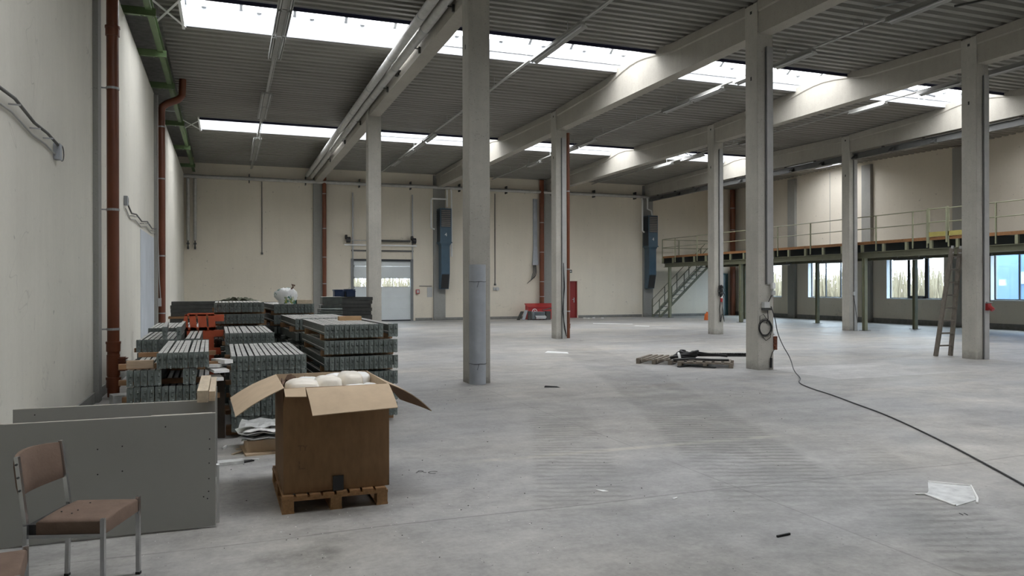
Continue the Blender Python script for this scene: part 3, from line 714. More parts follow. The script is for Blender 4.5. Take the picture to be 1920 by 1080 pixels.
hp([(10.63, YW-.5, 6.25), (9.86, YW-.5, 6.25), (9.82, YW-.5, 6.15), (9.82, YW-.5, 4.75), (10.0, YW-.5, 4.68)], 'white pipe bent round the left side of the heater beside the dock door')
heater(22.66, 'blue-grey warm air heater marked 4 on the pilaster beside the steel stair', '4')
hp([(22.2, YW-.3, 6.78), (22.15, YW-.45, 6.6), (22.15, YW-.45, 4.9), (22.25, YW-.5, 4.8)], 'white pipe down the left side of the heater beside the stair')
hp([(22.55, YW-.3, 6.78), (22.5, YW-.42, 6.6), (22.5, YW-.42, 6.15), (22.75, YW-.42, 6.05), (22.8, YW-.42, 5.76)], 'bent white pipe into the top of the heater beside the stair')

# left wall cables
def wall_cable(pts, box, label):
    t = empty('wall_cable', pts[0], label, 'cable')
    MB().tube(pts, .016, 7).build('cable', M['cablegrey'], t, smooth=True)
    MB().tube([(XL+.02, p[1]+.06, p[2]-.11) for p in pts], .010, 6).build('thin_cable', M['conduit'], t, smooth=True)
    for p in pts[1:-1]: MB().bar((XL+.004, p[1], p[2]-.05), (XL+.10, p[1]+.015, p[2]-.05), .010, .014).build('cable_spike', M['galv'], t)
    if box:
        y, z = box
        MB().box(XL+.003, XL+.07, y-.06, y+.06, z-.12, z+.06).build('junction_box', M['pvc'], t)
        MB().tube([(XL+.05, y+.16+.11*math.cos(a), z-.02+.09*math.sin(a)) for a in [2*PI*k/12 for k in range(13)]], .007, 5).build('cable_loop', M['cablegrey'], t)
wall_cable([(XL+.05, 6.6, 3.46), (XL+.05, 7.4, 3.40), (XL+.06, 8.1, 3.42), (XL+.05, 8.9, 3.36), (XL+.05, 9.5, 3.37), (XL+.05, 10.05, 3.34)], (10.1, 3.30), 'sagging grey cable on spikes ending in a small box on the near left wall')
wall_cable([(XL+.05, 16.55, 3.36), (XL+.05, 17.3, 3.22), (XL+.05, 18.2, 3.28), (XL+.05, 19.3, 3.22), (XL+.05, 20.6, 3.32), (XL+.05, 21.9, 3.24), (XL+.05, 23.0, 3.32)], (16.5, 3.42), 'sagging grey cables on spikes above the bricked-up opening in the left wall')
thing(MB().tube([(XL+.1, 23.1, 7.0), (XL+.1, 23.1, 3.0), (XL+.12, 23.15, 2.0), (XL+.15, 23.2, 1.4)], .014, 6).box(XL+.09, XL+.17, 23.12, 23.22, 1.2, 1.42), 'hanging_socket', M['conduit'], 'pale cable with a small socket box hanging beside the far left downpipe', 'socket')

# green steel at the top of the left wall
t = empty('edge_girder', (-1.42, 8, 7.2), 'green steel edge girder along the top of the left wall', 'girder')
MB().box(-1.47, -1.35, YR, YW-.02, 7.32, 7.335).build('top_flange', M['green'], t)
MB().box(-1.42, -1.41, YR, YW-.02, 7.14, 7.32).build('web', M['green'], t)
MB().box(-1.47, -1.35, YR, YW-.02, 7.125, 7.14).build('bottom_flange', M['green'], t)
for i, y in enumerate((8.2, 13.3, 16.55, 19.4, 22.4, 27.4, 32.0, 36.6)):
    t = empty('girder_bracket', (-1.6, y, 7.0), '%s green steel bracket from the camera on top of the left wall' % ORDS[i], 'bracket', 'green wall-top brackets')
    ag = MB().box(-2.0, -1.28, y-.05, y+.05, 7.02, 7.032).box(-2.0, -1.28, y-.05, y-.038, 7.03, 7.17).build('angle', M['green'], t)
    MB().box(-1.47, -1.36, y-.038, y+.05, 7.032, 7.125).build('seat_block', M['green'], t)
    for x in (-1.55, -1.33): MB().cyl(x, y+.015, 7.005, 7.02, .014, 6).build('bolt', M['galv'], ag)

# roof rails with fluorescent battens
def rail(x, z, y0, y1, label, gap=True):
    t = empty('light_rail', (x, y0, z), label, 'lighting rail', 'lighting rails')
    MB().box(x-.03, x+.03, y0, y1, z, z+.035).build('channel', M['lampwhite'], t)
    MB().tube([(x+.06, y, z+.02+.02*math.sin(y*1.7)) for y in [y0+(y1-y0)*k/30 for k in range(31)]], .009, 5).build('loose_wire', M['conduit'], t)
    n = int((y1-y0)/2.5)
    for k in range(n+1):
        y = y0+.2+(y1-y0-.4)*k/n
        MB().bar((x, y, z+.03), (x, y, zd(y)+.01), .012, .012).build('hanger', M['galv'], t)
lum_cache = {}
def lamp_meshes(L, wide=False):
    if (L, wide) in lum_cache: return lum_cache[L, wide]
    if wide:
        b = MB().loft([[(-.05, y, 0), (.05, y, 0), (.05, y, -.05), (-.05, y, -.05)] for y in (0, L)]).mesh('lamp_body', M['lampwhite'])
        rf = MB()
        for x in (-.14, -.06, .06, .14): rf.box(x-.008, x+.008, 0, L, -.09, -.02)
        rf.box(-.14, .14, 0, L, -.03, -.02)
        tb = MB().tube([(-.10, .04, -.06), (-.10, L-.04, -.06)], .018, 8).tube([(.10, .04, -.06), (.10, L-.04, -.06)], .018, 8)
        lum_cache[L, wide] = (b, rf.mesh('reflector', M['lampwhite']), tb.mesh('tube', M['tube'])); return lum_cache[L, wide]
    b = MB().loft([[(-.05, y, 0), (.05, y, 0), (.06, y, -.06), (-.06, y, -.06)] for y in (0, L)]).mesh('lamp_body', M['lampwhite'])
    rf = MB()
    for sx in (-1, 1): rf.hexa([(sx*.06, 0, -.06), (sx*.062, 0, -.06), (sx*.062, L, -.06), (sx*.06, L, -.06), (sx*.125, 0, -.11), (sx*.127, 0, -.11), (sx*.127, L, -.11), (sx*.125, L, -.11)])
    rf = rf.mesh('reflector', M['lampwhite'])
    tb = MB().tube([(0, .04, -.085), (0, L-.04, -.085)], .018, 8).mesh('tube', M['tube'])
    lum_cache[L, wide] = (b, rf, tb); return lum_cache[L, wide]
def lamp(x, y, z, L, label):
    t = empty('fluorescent_batten', (x, y, z), label, 'lamp', 'fluorescent battens')
    for nm, me in zip(('lamp_body', 'reflector', 'tube'), lamp_meshes(L, x < 2)): inst(nm, me, t)
BAYS = [(1.10, 7.30, 'first bay from the left wall', [(14.2, 1.7), (15.95, 1.7), (17.7, 1.7), (23.0, 1.7), (24.75, 1.7), (30.0, 1.7), (31.75, 1.7), (33.5, 1.7)]),
        (7.12, 7.36, 'second bay from the left wall', [(14.8, 1.45), (16.25, 1.45), (27.2, 1.55), (28.9, 1.55), (30.6, 1.55), (33.4, 1.55)]),
        (13.1, 7.36, 'middle bay', [(11.0, 1.45), (14.6, 1.45), (16.2, 1.45), (18.2, 1.55), (19.8, 1.55), (26.2, 1.55), (27.8, 1.55), (31.6, 1.55)]),
        (18.9, 7.36, 'bay left of the rail beam', [(13.4, 1.45), (15.4, 1.45), (18.0, 1.45), (23.6, 1.55), (27.6, 1.55), (30.0, 1.55)])]
for x, z, lab, lamps in BAYS:
    rail(x, z, YR+.3 if x < 2 else YR+.3, YW-.6, 'thin roof rail carrying fluorescent battens along the %s' % lab)
    for k, (y, L) in enumerate(lamps): lamp(x, y, z, L, '%s fluorescent batten from the camera in the %s' % (ORDS[k], lab))
for k, (y, L) in enumerate(((17.2, 1.55), (22.0, 1.55), (27.5, 1.55))):
    x = 25.6; z = 7.30
    if k == 0: rail(x, z, 8.0, YW-1, 'thin roof rail carrying fluorescent battens over the mezzanine')
    lamp(x, y, z, L, '%s fluorescent batten from the camera above the mezzanine' % ORDS[k])
# dark angle frame under the deck, upper right
m = empty('ceiling_frame', (13, 11, 7.4), 'dark blue steel angle fixed under the roof deck at the upper right', 'steel angle')
MB().bar((11.4, 10.85, 7.50), (16.2, 10.95, 7.50), .08, .05).build('angle', mat('blue_black_steel', (.035, .045, .055), .5), m)
for x in (11.75, 14.5): MB().bar((x, 10.85, 7.47), (x-.55, 11.55, 7.42), .05, .04).build('arm', M['darksteel'], m)
MB().bar((13.6, 10.9, 7.52), (12.7, 12.4, 7.52), .025, .025).build('rod', M['galv'], m)

# steel rail hung under the right-hand beam line
t = empty('hung_steel_rail', (CX[3]-.05, YR+1, 6.5), 'long grey steel rail hung under the rightmost concrete beam', 'steel rail')
xr = CX[3]+.02
for nm, bx in (('top_flange', (xr-.09, xr+.09, 6.80, 6.815)), ('web', (xr-.006, xr+.006, 6.60, 6.80)), ('bottom_flange', (xr-.09, xr+.09, 6.585, 6.60))):
    mm = MB()
    for p, q in ((YR+.5, YA-.215), (YA+.215, YB-.215), (YB+.215, YW-.3)): mm.box(bx[0], bx[1], p, q, bx[2], bx[3])
    mm.build(nm, M['railsteel'], t)
for k in range(14):
    y = 14.2+k*1.75
    if abs(y-YB) < .35: continue
    MB().hexa([(xr-.16, y-.012, 6.60), (xr-.02, y-.012, 6.58), (xr-.02, y+.16, 6.58), (xr-.16, y+.16, 6.60), (xr-.16, y-.012, 6.64), (xr-.02, y-.012, 6.76), (xr-.02, y+.16, 6.76), (xr-.16, y+.16, 6.64)]).build('bracket', M['darksteel'], t)
    MB().box(xr-.05, xr+.05, y+.5, y+.56, 6.815, 6.872).build('hanger', M['darksteel'], t)

# ================================================================== MEZZANINE
ME0, ME1, MX0 = 13.6, 37.45, 22.95
t = empty('mezzanine', (MX0, ME1, 0), 'steel mezzanine with orange timber deck along the right wall', 'mezzanine')
MB().box(MX0+.02, XR-.01, ME0, ME1, 3.36, 3.41).build('deck_board', M['deckwood'], t)
y = ME0
while y < ME1-.1:
    y2 = min(y+2.5, ME1); MB().box(MX0-.02, MX0+.03, y+.004, y2-.004, 3.305, 3.415).build('edge_board', M['timber_or'], t); y = y2
k = 0; y = ME0+.15
while y < ME1:
    MB().box(MX0+.06, XR-.02, y-.035, y+.035, 3.02, 3.36).build('joist', M['underbeam'], t)
    MB().box(MX0-.02, MX0+.06, y-.05, y+.05, 3.02, 3.30).build('joist_end', M['sage'], t)
    y += 1.03
for x in (MX0+.12, 25.75):
    MB().box(x-.09, x+.09, ME0, ME1-.05, 3.0, 3.02).box(x-.09, x+.09, ME0, ME1-.05, 2.80, 2.82).box(x-.01, x+.01, ME0, ME1-.05, 2.82, 3.0).build('main_beam', M['stairgreen'], t)
for x, y in ((MX0+.12, 36.9), (MX0+.12, 30.6), (MX0+.12, 23.0), (MX0+.12, 15.6), (25.75, 28.5), (25.75, 23.1), (25.75, 33.8), (25.75, 17.6)):
    MB().box(x-.07, x+.07, y-.07, y-.055, .012, 2.8).box(x-.07, x+.07, y+.055, y+.07, .012, 2.8).box(x-.008, x+.008, y-.055, y+.055, .012, 2.8).build('post', M['sage'], t)
    MB().box(x-.16, x+.16, y-.14, y+.14, 0, .012).build('base_plate', M['darksteel'], t)
# railing: front and end
t = empty('mezzanine_railing', (MX0, ME1, 3.4), 'pale green tubular railing along the mezzanine edge', 'railing')
yp = [37.4, 36.1, 34.02, 31.9, 29.85, 27.8, 25.76, 23.9, 22.3, 20.65, 20.05]
yq = [19.2, 17.5, 15.5, 13.7]
x = MX0-.035
for ys in (yp, yq):
    for y in ys: MB().box(x-.020, x+.020, y-.020, y+.020, 3.05, 4.36).build('post', M['sage'], t)
    for z in (4.36, 3.90): MB().tube([(x, ys[0], z), (x, ys[-1], z)], .018, 8).build('rail', M['sage'], t)
for xx in (24.0, 25.2, 26.2): MB().box(xx-.025, xx+.025, ME1-.07, ME1-.02, 3.36, 4.33).build('post', M['sage'], t)
for z in (4.34, 3.88): MB().tube([(x, ME1-.045, z), (26.2, ME1-.045, z)], .022, 8).build('end_rail', M['sage'], t)
t = empty('railing_gate', (MX0, 19.6, 3.4), 'light green gate in the mezzanine railing with a yellow kickboard', 'gate')
for y in (20.0, 19.26): MB().box(x-.035, x+.035, y-.035, y+.035, 3.2, 4.42).build('stile', M['sage'], t)
for z in (4.38, 3.92): MB().tube([(x, 20.0, z), (x, 19.26, z)], .022, 8).build('rail', M['sage'], t)
MB().box(x-.02, x+.0, 18.3, 20.0, 3.42, 3.58).build('kickboard', M['yellow'], t)
# stair behind the end of the deck
t = empty('steel_stair', (22.9, 37.95, 0), 'open green steel stair rising to the right along the back wall to the mezzanine', 'stair')
sx0, sx1, sh = 22.75, 26.45, 3.36
sa = Vector((sx0, 0, 0)); n = 15
for y in (37.52, 38.28):
    MB().hexa([(sx0-.02, y, 0), (sx0+.17, y, 0), (sx0+.17, y+.05, 0), (sx0-.02, y+.05, 0), (sx1-.02, y, sh-.06), (sx1+.15, y, sh-.06), (sx1+.15, y+.05, sh-.06), (sx1-.02, y+.05, sh-.06)]).build('stringer', M['stairgreen'], t)
    yy = y+.025
    def on(u, h): return (sx0+(sx1-sx0)*u+.05, yy, sh*u+h)
    for h in (1.0, .55): MB().tube([on(.0, h), on(.96, h)], .020, 8).build('handrail', M['stairgreen'], t)
    for u in (0.0, .22, .44, .66, .88): MB().bar(on(u, -.02), on(u, 1.0), .04, .04).build('baluster', M['stairgreen'], t)
for k in range(n):
    u = (k+.7)/n
    xx, zz = sx0+(sx1-sx0)*u, sh*u
    MB().box(xx-.10, xx+.17, 37.57, 38.28, zz-.03, zz).build('tread', M['treadsteel'], t)
# battens under the mezzanine
for i, y in enumerate((31.2, 29.6, 26.3, 22.3, 19.6, 16.5)):
    t = empty('under_deck_batten', (24.5, y, 2.7), '%s dark fluorescent batten from the far end under the mezzanine' % ORDS[i], 'lamp', 'battens under the mezzanine')
    MB().box(24.44, 24.56, y-.75, y+.75, 2.74, 2.80).build('lamp_body', M['darksteel'], t)
    MB().tube([(24.5, y-.7, 2.72), (24.5, y+.7, 2.72)], .018, 8).build('tube', M['tube'], t)
    for dy in (-.5, .5): MB().bar((24.5, y+dy, 2.80), (24.5, y+dy, 3.03), .015, .015).build('hanger', M['galv'], t)

# ================================================================== STACKED RACK BEAMS
BL = 2.2
def beam_meshes():
    L = BL
    # body: cold-rolled box section with a step along one flank
    pr = [(-.024, .0), (.024, .0), (.024, .118), (-.024, .118), (-.024, .085), (-.017, .08), (-.017, .03), (-.024, .025)]
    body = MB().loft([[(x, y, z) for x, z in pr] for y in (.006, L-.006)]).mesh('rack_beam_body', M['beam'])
    pl = MB()
    # end connector: plate with folded flank and two hooked tongues
    pl.box(-.030, .030, -.006, .0, -.038, .128)
    pl.box(-.030, -.025, -.040, -.006, -.030, .120)
    for z in (.078,):                                        # rounded hook, then the tongue at the foot
        pl.hexa([(.000, -.022, z-.012), (.016, -.020, z-.012), (.018, -.006, z-.022), (-.002, -.006, z-.022), (.003, -.018, z+.012), (.014, -.016, z+.012), (.016, -.006, z+.020), (-.002, -.006, z+.020)])
    pl.hexa([(.002, -.020, -.043), (.014, -.018, -.043), (.014, -.006, -.040), (.002, -.006, -.040), (.000, -.014, -.022), (.016, -.012, -.022), (.016, -.006, -.014), (.000, -.006, -.014)])
    pl.hexa([(-.012, -.012, .018), (.004, -.012, .018), (.006, -.006, .012), (-.014, -.006, .012), (-.010, -.010, .040), (.002, -.010, .040), (.004, -.006, .046), (-.012, -.006, .046)])
    plate = pl.mesh('rack_beam_end_plate', M['beamtop'])
    return body, plate
BODY, PLATE = beam_meshes()
def rack_beam(x, y, z, rot, label, group, sx=1):
    o = inst('rack_beam', BODY, None, (x, y, z), (0, 0, rot)); o.scale[0] = sx; tag(o, label, 'rack beam', group)
    inst('end_plate', PLATE, o, (0, .004, 0)); inst('end_plate', PLATE, o, (0, BL-.004, 0), (0, 0, PI))
NTH = ORDS+['thirteenth', 'fourteenth', 'fifteenth']
LAY = ['top', 'second', 'third', 'fourth', 'fifth', 'sixth', 'seventh']
n_beams = 0
def stack(desc, x0, x1, y, rot, pitch, rows, z0=0.0, hidden=0, over=.06, sp='timber'):
    """rows from the floor up: (number of beams, x gap list of skipped slots); hidden = lowest layers that nothing shows"""
    global n_beams
    c, s_ = math.cos(rot), math.sin(rot)
    def P(lx, ly): return (x0+c*lx-s_*ly, y+s_*lx+c*ly)
    wd = x1-x0; N = len(rows)
    if hidden:
        m = MB()
        for k in range(hidden):
            zb = z0+k*pitch
            for i in range(int(wd/.064)):
                px, py = P(.032+i*.064, BL/2); m.cbox(px, py, zb+.07, .046, BL, .118, rot)
            for ly in (.5, BL-.6):
                px, py = P(wd/2, ly); zz = 0 if k == 0 else zb; m.cbox(px, py, zz, wd+.1, .09, zb+.07-zz, rot)
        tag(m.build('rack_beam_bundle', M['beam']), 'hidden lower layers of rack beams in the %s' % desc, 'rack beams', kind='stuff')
    for k, row in enumerate(rows):
        if k < hidden: continue
        row = tuple(row)+(0, wd, 1)[len(row)-2:] if len(row) < 5 else row
        zb = z0+k*pitch; top = N-1-k
        th = pitch-.122
        for q, ly in enumerate((.28+.05*(k % 2), BL-.34-.05*(k % 2))):
            lx0, lx1 = -over*rnd.uniform(.2, 1), wd+over*rnd.uniform(.2, 1)
            px, py = P((lx0+lx1)/2, ly)
            zz = 0 if k == 0 else zb
            m = MB().cbox(px, py, zz, lx1-lx0, .10, zb+th-.002-zz, rot+rnd.uniform(-.02, .02))
            o = m.build('timber_spacer', M[sp]); tag(o, '%s spacer under the %s layer, %s' % ('front' if q == 0 else 'rear', LAY[top], desc), 'timber')
        n, skip, xa, xb, xs_c = row
        st = (xb-xa)/n
        for i in range(n):
            if i in skip: continue
            lx = xa+(i+.5)*st+rnd.uniform(-.003, .003)
            px, py = P(lx, rnd.uniform(-.012, .012))
            rack_beam(px, py, zb+th+.001, rot+rnd.uniform(-.004, .004), 'grey rack beam, %s from the left, %s layer of the %s' % (NTH[i], LAY[top], desc), 'rack beams, %s, %s layer' % (desc, LAY[top]), xs_c); n_beams += 1

stack('front left stack', -.99, -.17, 8.98, R(1.0), .178, [(12, ()), (12, ()), (12, ()), (12, (5, 6, 7, 10, 11)), (10, (), .29, .81, .82)], z0=.11, hidden=1, over=.14, sp='timber')
stack('front middle stack', .045, .875, 9.22, R(.6), .172, [(13, ()), (13, ()), (13, ()), (13, ()), (13, ())], z0=.06, hidden=0)
stack('tall stack behind the box', 1.13, 2.05, 9.68, R(2.0), .2, [(15, ()), (15, ()), (15, ()), (15, ()), (15, ()), (15, (12,))], z0=.035, hidden=0, over=.0)
stack('second left stack', -1.15, -.35, 11.55, R(.5), .18, [(12, ()), (12, ()), (12, ()), (12, ()), (12, (8,))], z0=.09, hidden=4)
stack('third left stack', -1.22, -.45, 14.0, R(.5), .18, [(12, ()), (12, ()), (12, ()), (12, ()), (12, ())], z0=.13, hidden=4)
stack('second middle stack', -.02, .65, 11.62, R(.8), .18, [(11, ()), (11, ()), (11, ()), (11, ()), (11, ())], z0=.15, hidden=4)
stack('stack under the rags', -.20, .62, 14.15, R(.5), .2, [(13, ())]*7, z0=.04, hidden=5)
stack('stack behind the tall stack', .98, 1.92, 12.1, R(2.0), .2, [(15, ())]*6, z0=.02, hidden=5)
stack('stack under the white bag', .80, 1.52, 14.5, R(3.0), .2, [(12, ())]*7, z0=.0, hidden=5)

# two loose beams on the second left stack
for k, x in enumerate((-.80, -.62)):
    o = inst('rack_beam', BODY, None, (x, 11.62, 1.035), (0, 0, R(3-2*k))); tag(o, '%s of two loose rack beams lying on the second left stack' % ('left' if k == 0 else 'right'), 'rack beam')
    inst('end_plate', PLATE, o, (0, .004, 0))

# crosswise dark profiles behind
UP = MB().loft([[(x, y, z) for y, z in ((-.05, 0), (.05, 0), (.05, .012), (-.036, .012), (-.036, .062), (.05, .062), (.05, .074), (-.05, .074))] for x in (0, 1.0)]).mesh('dark_profile', M['upright'])
def cross_stack(desc, x, y, z0, layers, wood):
    m = MB()
    for k in range(layers):
        z = z0+k*.079+(.05 if k >= wood else 0)
        o = inst('steel_profile', UP, None, (x+rnd.uniform(-.03, .03), y+.06, z), (0, 0, rnd.uniform(-.012, .012)))
        tag(o, 'dark steel profile, %s layer from below, front of the %s' % (ORDS[k], desc), 'steel profile', 'profiles, %s' % desc)
        for j in (1, 2):
            q = y+.06+j*.115; m.box(x+rnd.uniform(-.03, .03), x+1.0, q-.05, q+.05, z, z+.074)
    tag(m.build('profile_bundle', M['upright']), 'dark profiles behind the front ones of the %s' % desc, 'steel profiles', kind='stuff')
    thing(MB().box(x-.05, x+1.06, y-.02, y+.36, z0+wood*.079, z0+wood*.079+.048), 'timber_spacer', M['timber'], 'timber board between the layers of the %s' % desc, 'timber')
def trestle(x0, x1, y0, y1, h, label):
    t = empty('timber_trestle', ((x0+x1)/2, (y0+y1)/2, 0), label, 'trestle')
    for xx in (x0, x1-.09):
        for yy in (y0, y1-.09): MB().box(xx, xx+.09, yy, yy+.09, 0, h-.05).build('leg', M['timber'], t)
    MB().box(x0, x1, y0, y1, h-.05, h).build('top_board', M['timber'], t)
trestle(-1.18, .0, 17.6, 18.05, .5, 'low timber trestle under the dark profiles near the left wall')
cross_stack('pile near the left downpipe', -1.1, 17.65, .5, 11, 7)
trestle(2.0, 3.1, 17.1, 17.5, .5, 'low timber trestle under the dark profiles left of the dock door column')
cross_stack('pile left of the dock door', 2.04, 17.12, .5, 12, 5)
m = MB()
for k in range(9): m.box(1.86+rnd.uniform(-.02, .02), 2.28, 16.35, 16.75, .0+k*.17, .15+k*.17)
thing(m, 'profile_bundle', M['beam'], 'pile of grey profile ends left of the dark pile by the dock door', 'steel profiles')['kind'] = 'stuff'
thing(MB().cbox(2.02, 16.0, 0, .5, .5, 1.12, R(6)), 'timber_support', M['timber'], 'dark timber block pile in front of the grey profile ends', 'timber')
m = MB()
for k in range(4): m.hexa([(1.72+.02*k, 15.8, 1.125+k*.04), (2.2, 15.75, 1.125+k*.04), (2.25, 16.2, 1.125+k*.04), (1.75, 16.2, 1.125+k*.04), (1.72+.02*k, 15.8, 1.155+k*.04), (2.2, 15.75, 1.155+k*.04), (2.25, 16.2, 1.155+k*.04), (1.75, 16.2, 1.155+k*.04)])
thing(m, 'flat_profiles', M['beamtop'], 'thin grey profiles fanned out right of the white bag', 'steel profiles')['kind'] = 'stuff'
# blue bins
def bin_(x, y, z, sx, sy, h, label):
    t = empty('blue_bin', (x, y, z), label, 'bin')
    m = MB()
    m.box(x-sx/2, x+sx/2, y-sy/2, y+sy/2, z, z+.012)
    for a in ((x-sx/2, x-sx/2+.012, y-sy/2, y+sy/2), (x+sx/2-.012, x+sx/2, y-sy/2, y+sy/2), (x-sx/2, x+sx/2, y+sy/2-.012, y+sy/2)): m.box(*a, z, z+h)
    m.box(x-sx/2, x+sx/2, y-sy/2, y-sy/2+.012, z, z+h*.7)
    m.build('bin_shell', M['blue'], t)
    MB().box(x-sx/2-.01, x+sx/2+.01, y-sy/2-.01, y-sy/2+.004, z+h*.66, z+h*.74).box(x-sx/2-.012, x-sx/2, y-sy/2, y+sy/2, z+h-.03, z+h).build('rim', M['blue'], t)
ztop = .5+12*.079+.05
bin_(2.33, 17.25, ztop, .22, .3, .16, 'left of two dark blue bins on the dark pile by the dock door')
bin_(2.56, 17.2, ztop, .20, .3, .17, 'right of two dark blue bins on the dark pile by the dock door')

# timber blocks lying on stacks
def block(x0, x1, y0, y1, z0, z1, label, m='timber_pale', rot=0):
    o = thing(MB().cbox((x0+x1)/2, (y0+y1)/2, z0, x1-x0, y1-y0, z1-z0, rot), 'timber_block', M[m], label, 'timber'); bevel(o, .004); return o
block(1.50, 1.82, 11.1, 11.24, 1.203, 1.29, 'orange-brown timber block on the rear of the tall stack', 'timber_tan')
block(1.20, 1.48, 14.6, 14.75, 1.403, 1.48, 'pale timber block beside the white bag on the far right stack', 'timber_pale', R(8))
block(-1.0, -.735, 9.06, 9.15, .842, .926, 'pale board sticking out left of the front left stack, lower one', 'timber_mid')
# white offcuts beside the front left stack
for i, (x, y, z, sx, sy, sz, r_) in enumerate(((-.10, 9.15, .78, .16, .5, .03, .2), (-.08, 9.3, .82, .12, .4, .03, -.3), (-.12, 9.05, .70, .14, .4, .03, .1), (-.05, 9.25, .86, .1, .3, .04, .5))):
    thing(MB().cbox(x, y, z, sx, sy, sz, r_), 'foam_offcut', M['foam'], '%s white foam offcut from the bottom, wedged right of the front left stack' % ORDS[(2, 1, 0, 3)[i] if i != 0 else 1] if False else ['broad white foam strip right of the front left stack', 'tilted white foam strip right of the front left stack', 'lowest white foam strip right of the front left stack', 'small topmost white foam strip right of the front left stack'][i], 'foam strip')
thing(MB().box(-.115, -.02, 9.3, 9.45, 0, .695), 'offcut_board', M['timber_dark'], 'dark board standing in the gap right of the front left stack', 'board')
# rags on the far middle stack
m = MB(); nx, ny = 15, 7
zr_ = .04+7*.2+.002
pts = [[(-.15+.7*i/(nx-1), 14.2+.35*j/(ny-1), zr_+max(0.012, .085*abs(math.sin(i*.9+j*.5))*math.sin(PI*i/(nx-1))*(.5+.5*math.sin(2.1*j+i*.35))+.03)) for i in range(nx)] for j in range(ny)]
m.loft(pts, False, False); lo = [[(x, y, zr_) for x, y, z in r_] for r_ in pts]; m.loft(lo, False, False)
thing(m, 'rag', M['cloth'], 'crumpled grey-green rag and scraps on the far middle stack', 'rag', fix=False)
# white printed bag
def blob(cx, cy, z, sx, sy, sz, seed, p=2.6, nu=16, nv=10, lump=.08):
    r_ = random.Random(seed); ph = [r_.uniform(0, 6.28) for _ in range(6)]; rings = []
    for j in range(nv+1):
        t = -PI/2+PI*j/nv; ring = []
        for i in range(nu):
            a = 2*PI*i/nu
            def sp(v): return math.copysign(abs(v)**(2/p), v)
            k = 1+lump*math.sin(2*a+ph[0]+t)*math.cos(t)+lump*.7*math.sin(5*a+ph[1]+2*t)*math.cos(t)+lump*.4*math.sin(9*a+ph[2])*math.cos(t)
            ring.append((cx+sx/2*k*sp(math.cos(a))*max(.02, math.cos(t))**(2/p), cy+sy/2*k*sp(math.sin(a))*max(.02, math.cos(t))**(2/p), z+sz/2*(1+sp(math.sin(t)))*(1+lump*.3*math.sin(3*a+ph[3]))))
        rings.append(ring)
    return MB().loft(rings)
t = empty('carrier_bag', (.98, 14.62, 1.402), 'crumpled white printed plastic bag on the far right stack', 'bag')
prof = [(.0, .15, .12), (.04, .155, .12), (.11, .17, .13), (.17, .165, .12), (.215, .12, .09), (.235, .04, .03)]
rings = []
for z, rx, ry in [(a*1.22, b_*1.0, c__*1.1) for a, b_, c__ in prof]:
    rings.append([(1.05+rx*math.cos(a)*(1+.14*math.sin(3*a+z*9)+(.45 if math.cos(a) < -.8 and .1 < z < .22 else 0))-.03*z/.3, 14.62+ry*math.sin(a)*(1+.12*math.sin(4*a+z*7)), 1.402+z+.02*math.sin(2*a+1)*(z > .01)) for a in [2*PI*k/14 for k in range(14)]])
MB().loft(rings).build('bag_body', M['bag'], t, smooth=50)
MB().tube([(1.10, 14.6, 1.66), (1.15, 14.6, 1.72), (1.12, 14.6, 1.76), (1.18, 14.6, 1.74)], .018, 6).build('bag_handle', M['kraft'], t)

# orange barrier element wedged between the stacks
t = empty('plastic_barrier', (-.30, 12.6, 0), 'orange slotted plastic barrier standing between the left and middle stacks', 'barrier')
m = MB(); y0, y1 = 13.86, 13.93
m.prism([(-.76, .0), (-.08, .0), (-.08, .0)], 0, .001) if False else None
def plate_xz(mb, poly, y0, y1): mb.loft([[(x, y0, z) for x, z in poly], [(x, y1, z) for x, z in poly]])
plate_xz(m, [(-.62, 0), (-.20, 0), (-.20, 1.0), (-.62, 1.0)], y0, y1)
m.build('lower_panel', M['orange'], t)
m = MB()
xs_ = [-.70, -.595, -.565, -.465, -.435, -.305, -.275, -.17]
for a, b_ in zip(xs_[::2], xs_[1::2]): plate_xz(m, [(a, 1.0), (b_, 1.0), (b_-.02, 1.26), (a-.02 if a > -.69 else a+.05, 1.26)], y0-.02, y1)
plate_xz(m, [(-.70, 1.0), (-.17, 1.0), (-.17, 1.045), (-.70, 1.045)], y0-.02, y1); plate_xz(m, [(-.66, 1.235), (-.19, 1.235), (-.20, 1.28), (-.60, 1.28)], y0-.02, y1)
m.build('slotted_head', M['orange'], t)
m = MB()
for z in (.28, .58, .88, 1.14): MB().box(-.20, -.04, y0-.01, y1+.02, z, z+.11).build('side_lug', M['orange'], t)

# ================================================================== FOREGROUND
# pallets
def pallet(ox, oy, rot, w_, dpt, label, m, nb=8, h=.135, gap=.014):
    c, s_ = math.cos(rot), math.sin(rot)
    t = empty('wooden_pallet', (ox, oy, 0), label, 'pallet')
    def P(x, y): return ox+c*x-s_*y, oy+s_*x+c*y
    def bx(mb, x0, x1, y0, y1, z0, z1): px, py = P((x0+x1)/2, (y0+y1)/2); return mb.cbox(px, py, z0, x1-x0, y1-y0, z1-z0, rot)
    for i in range(3):
        x = (w_-.09)*i/2
        bx(MB(), x, x+.09, 0, dpt, 0, .018).build('bottom_board', m, t)
        for j in range(3):
            y = (dpt-.12)*j/2
            bx(MB(), x+.003, x+.087, y, y+.12, .018, h-.043).build('block', m, t)
    for j in range(3):
        y = (dpt-.10)*j/2
        bx(MB(), 0, w_, y, y+.10, h-.043, h-.021).build('stringer_board', m, t)
    st = w_/nb
    for i in range(nb):
        bx(MB(), i*st+.005, (i+1)*st-gap, rnd.uniform(-.006, .006), dpt+rnd.uniform(-.006, .006), h-.021, h-.001+rnd.uniform(-.002, .001)).build('top_board', m, t)
    return t
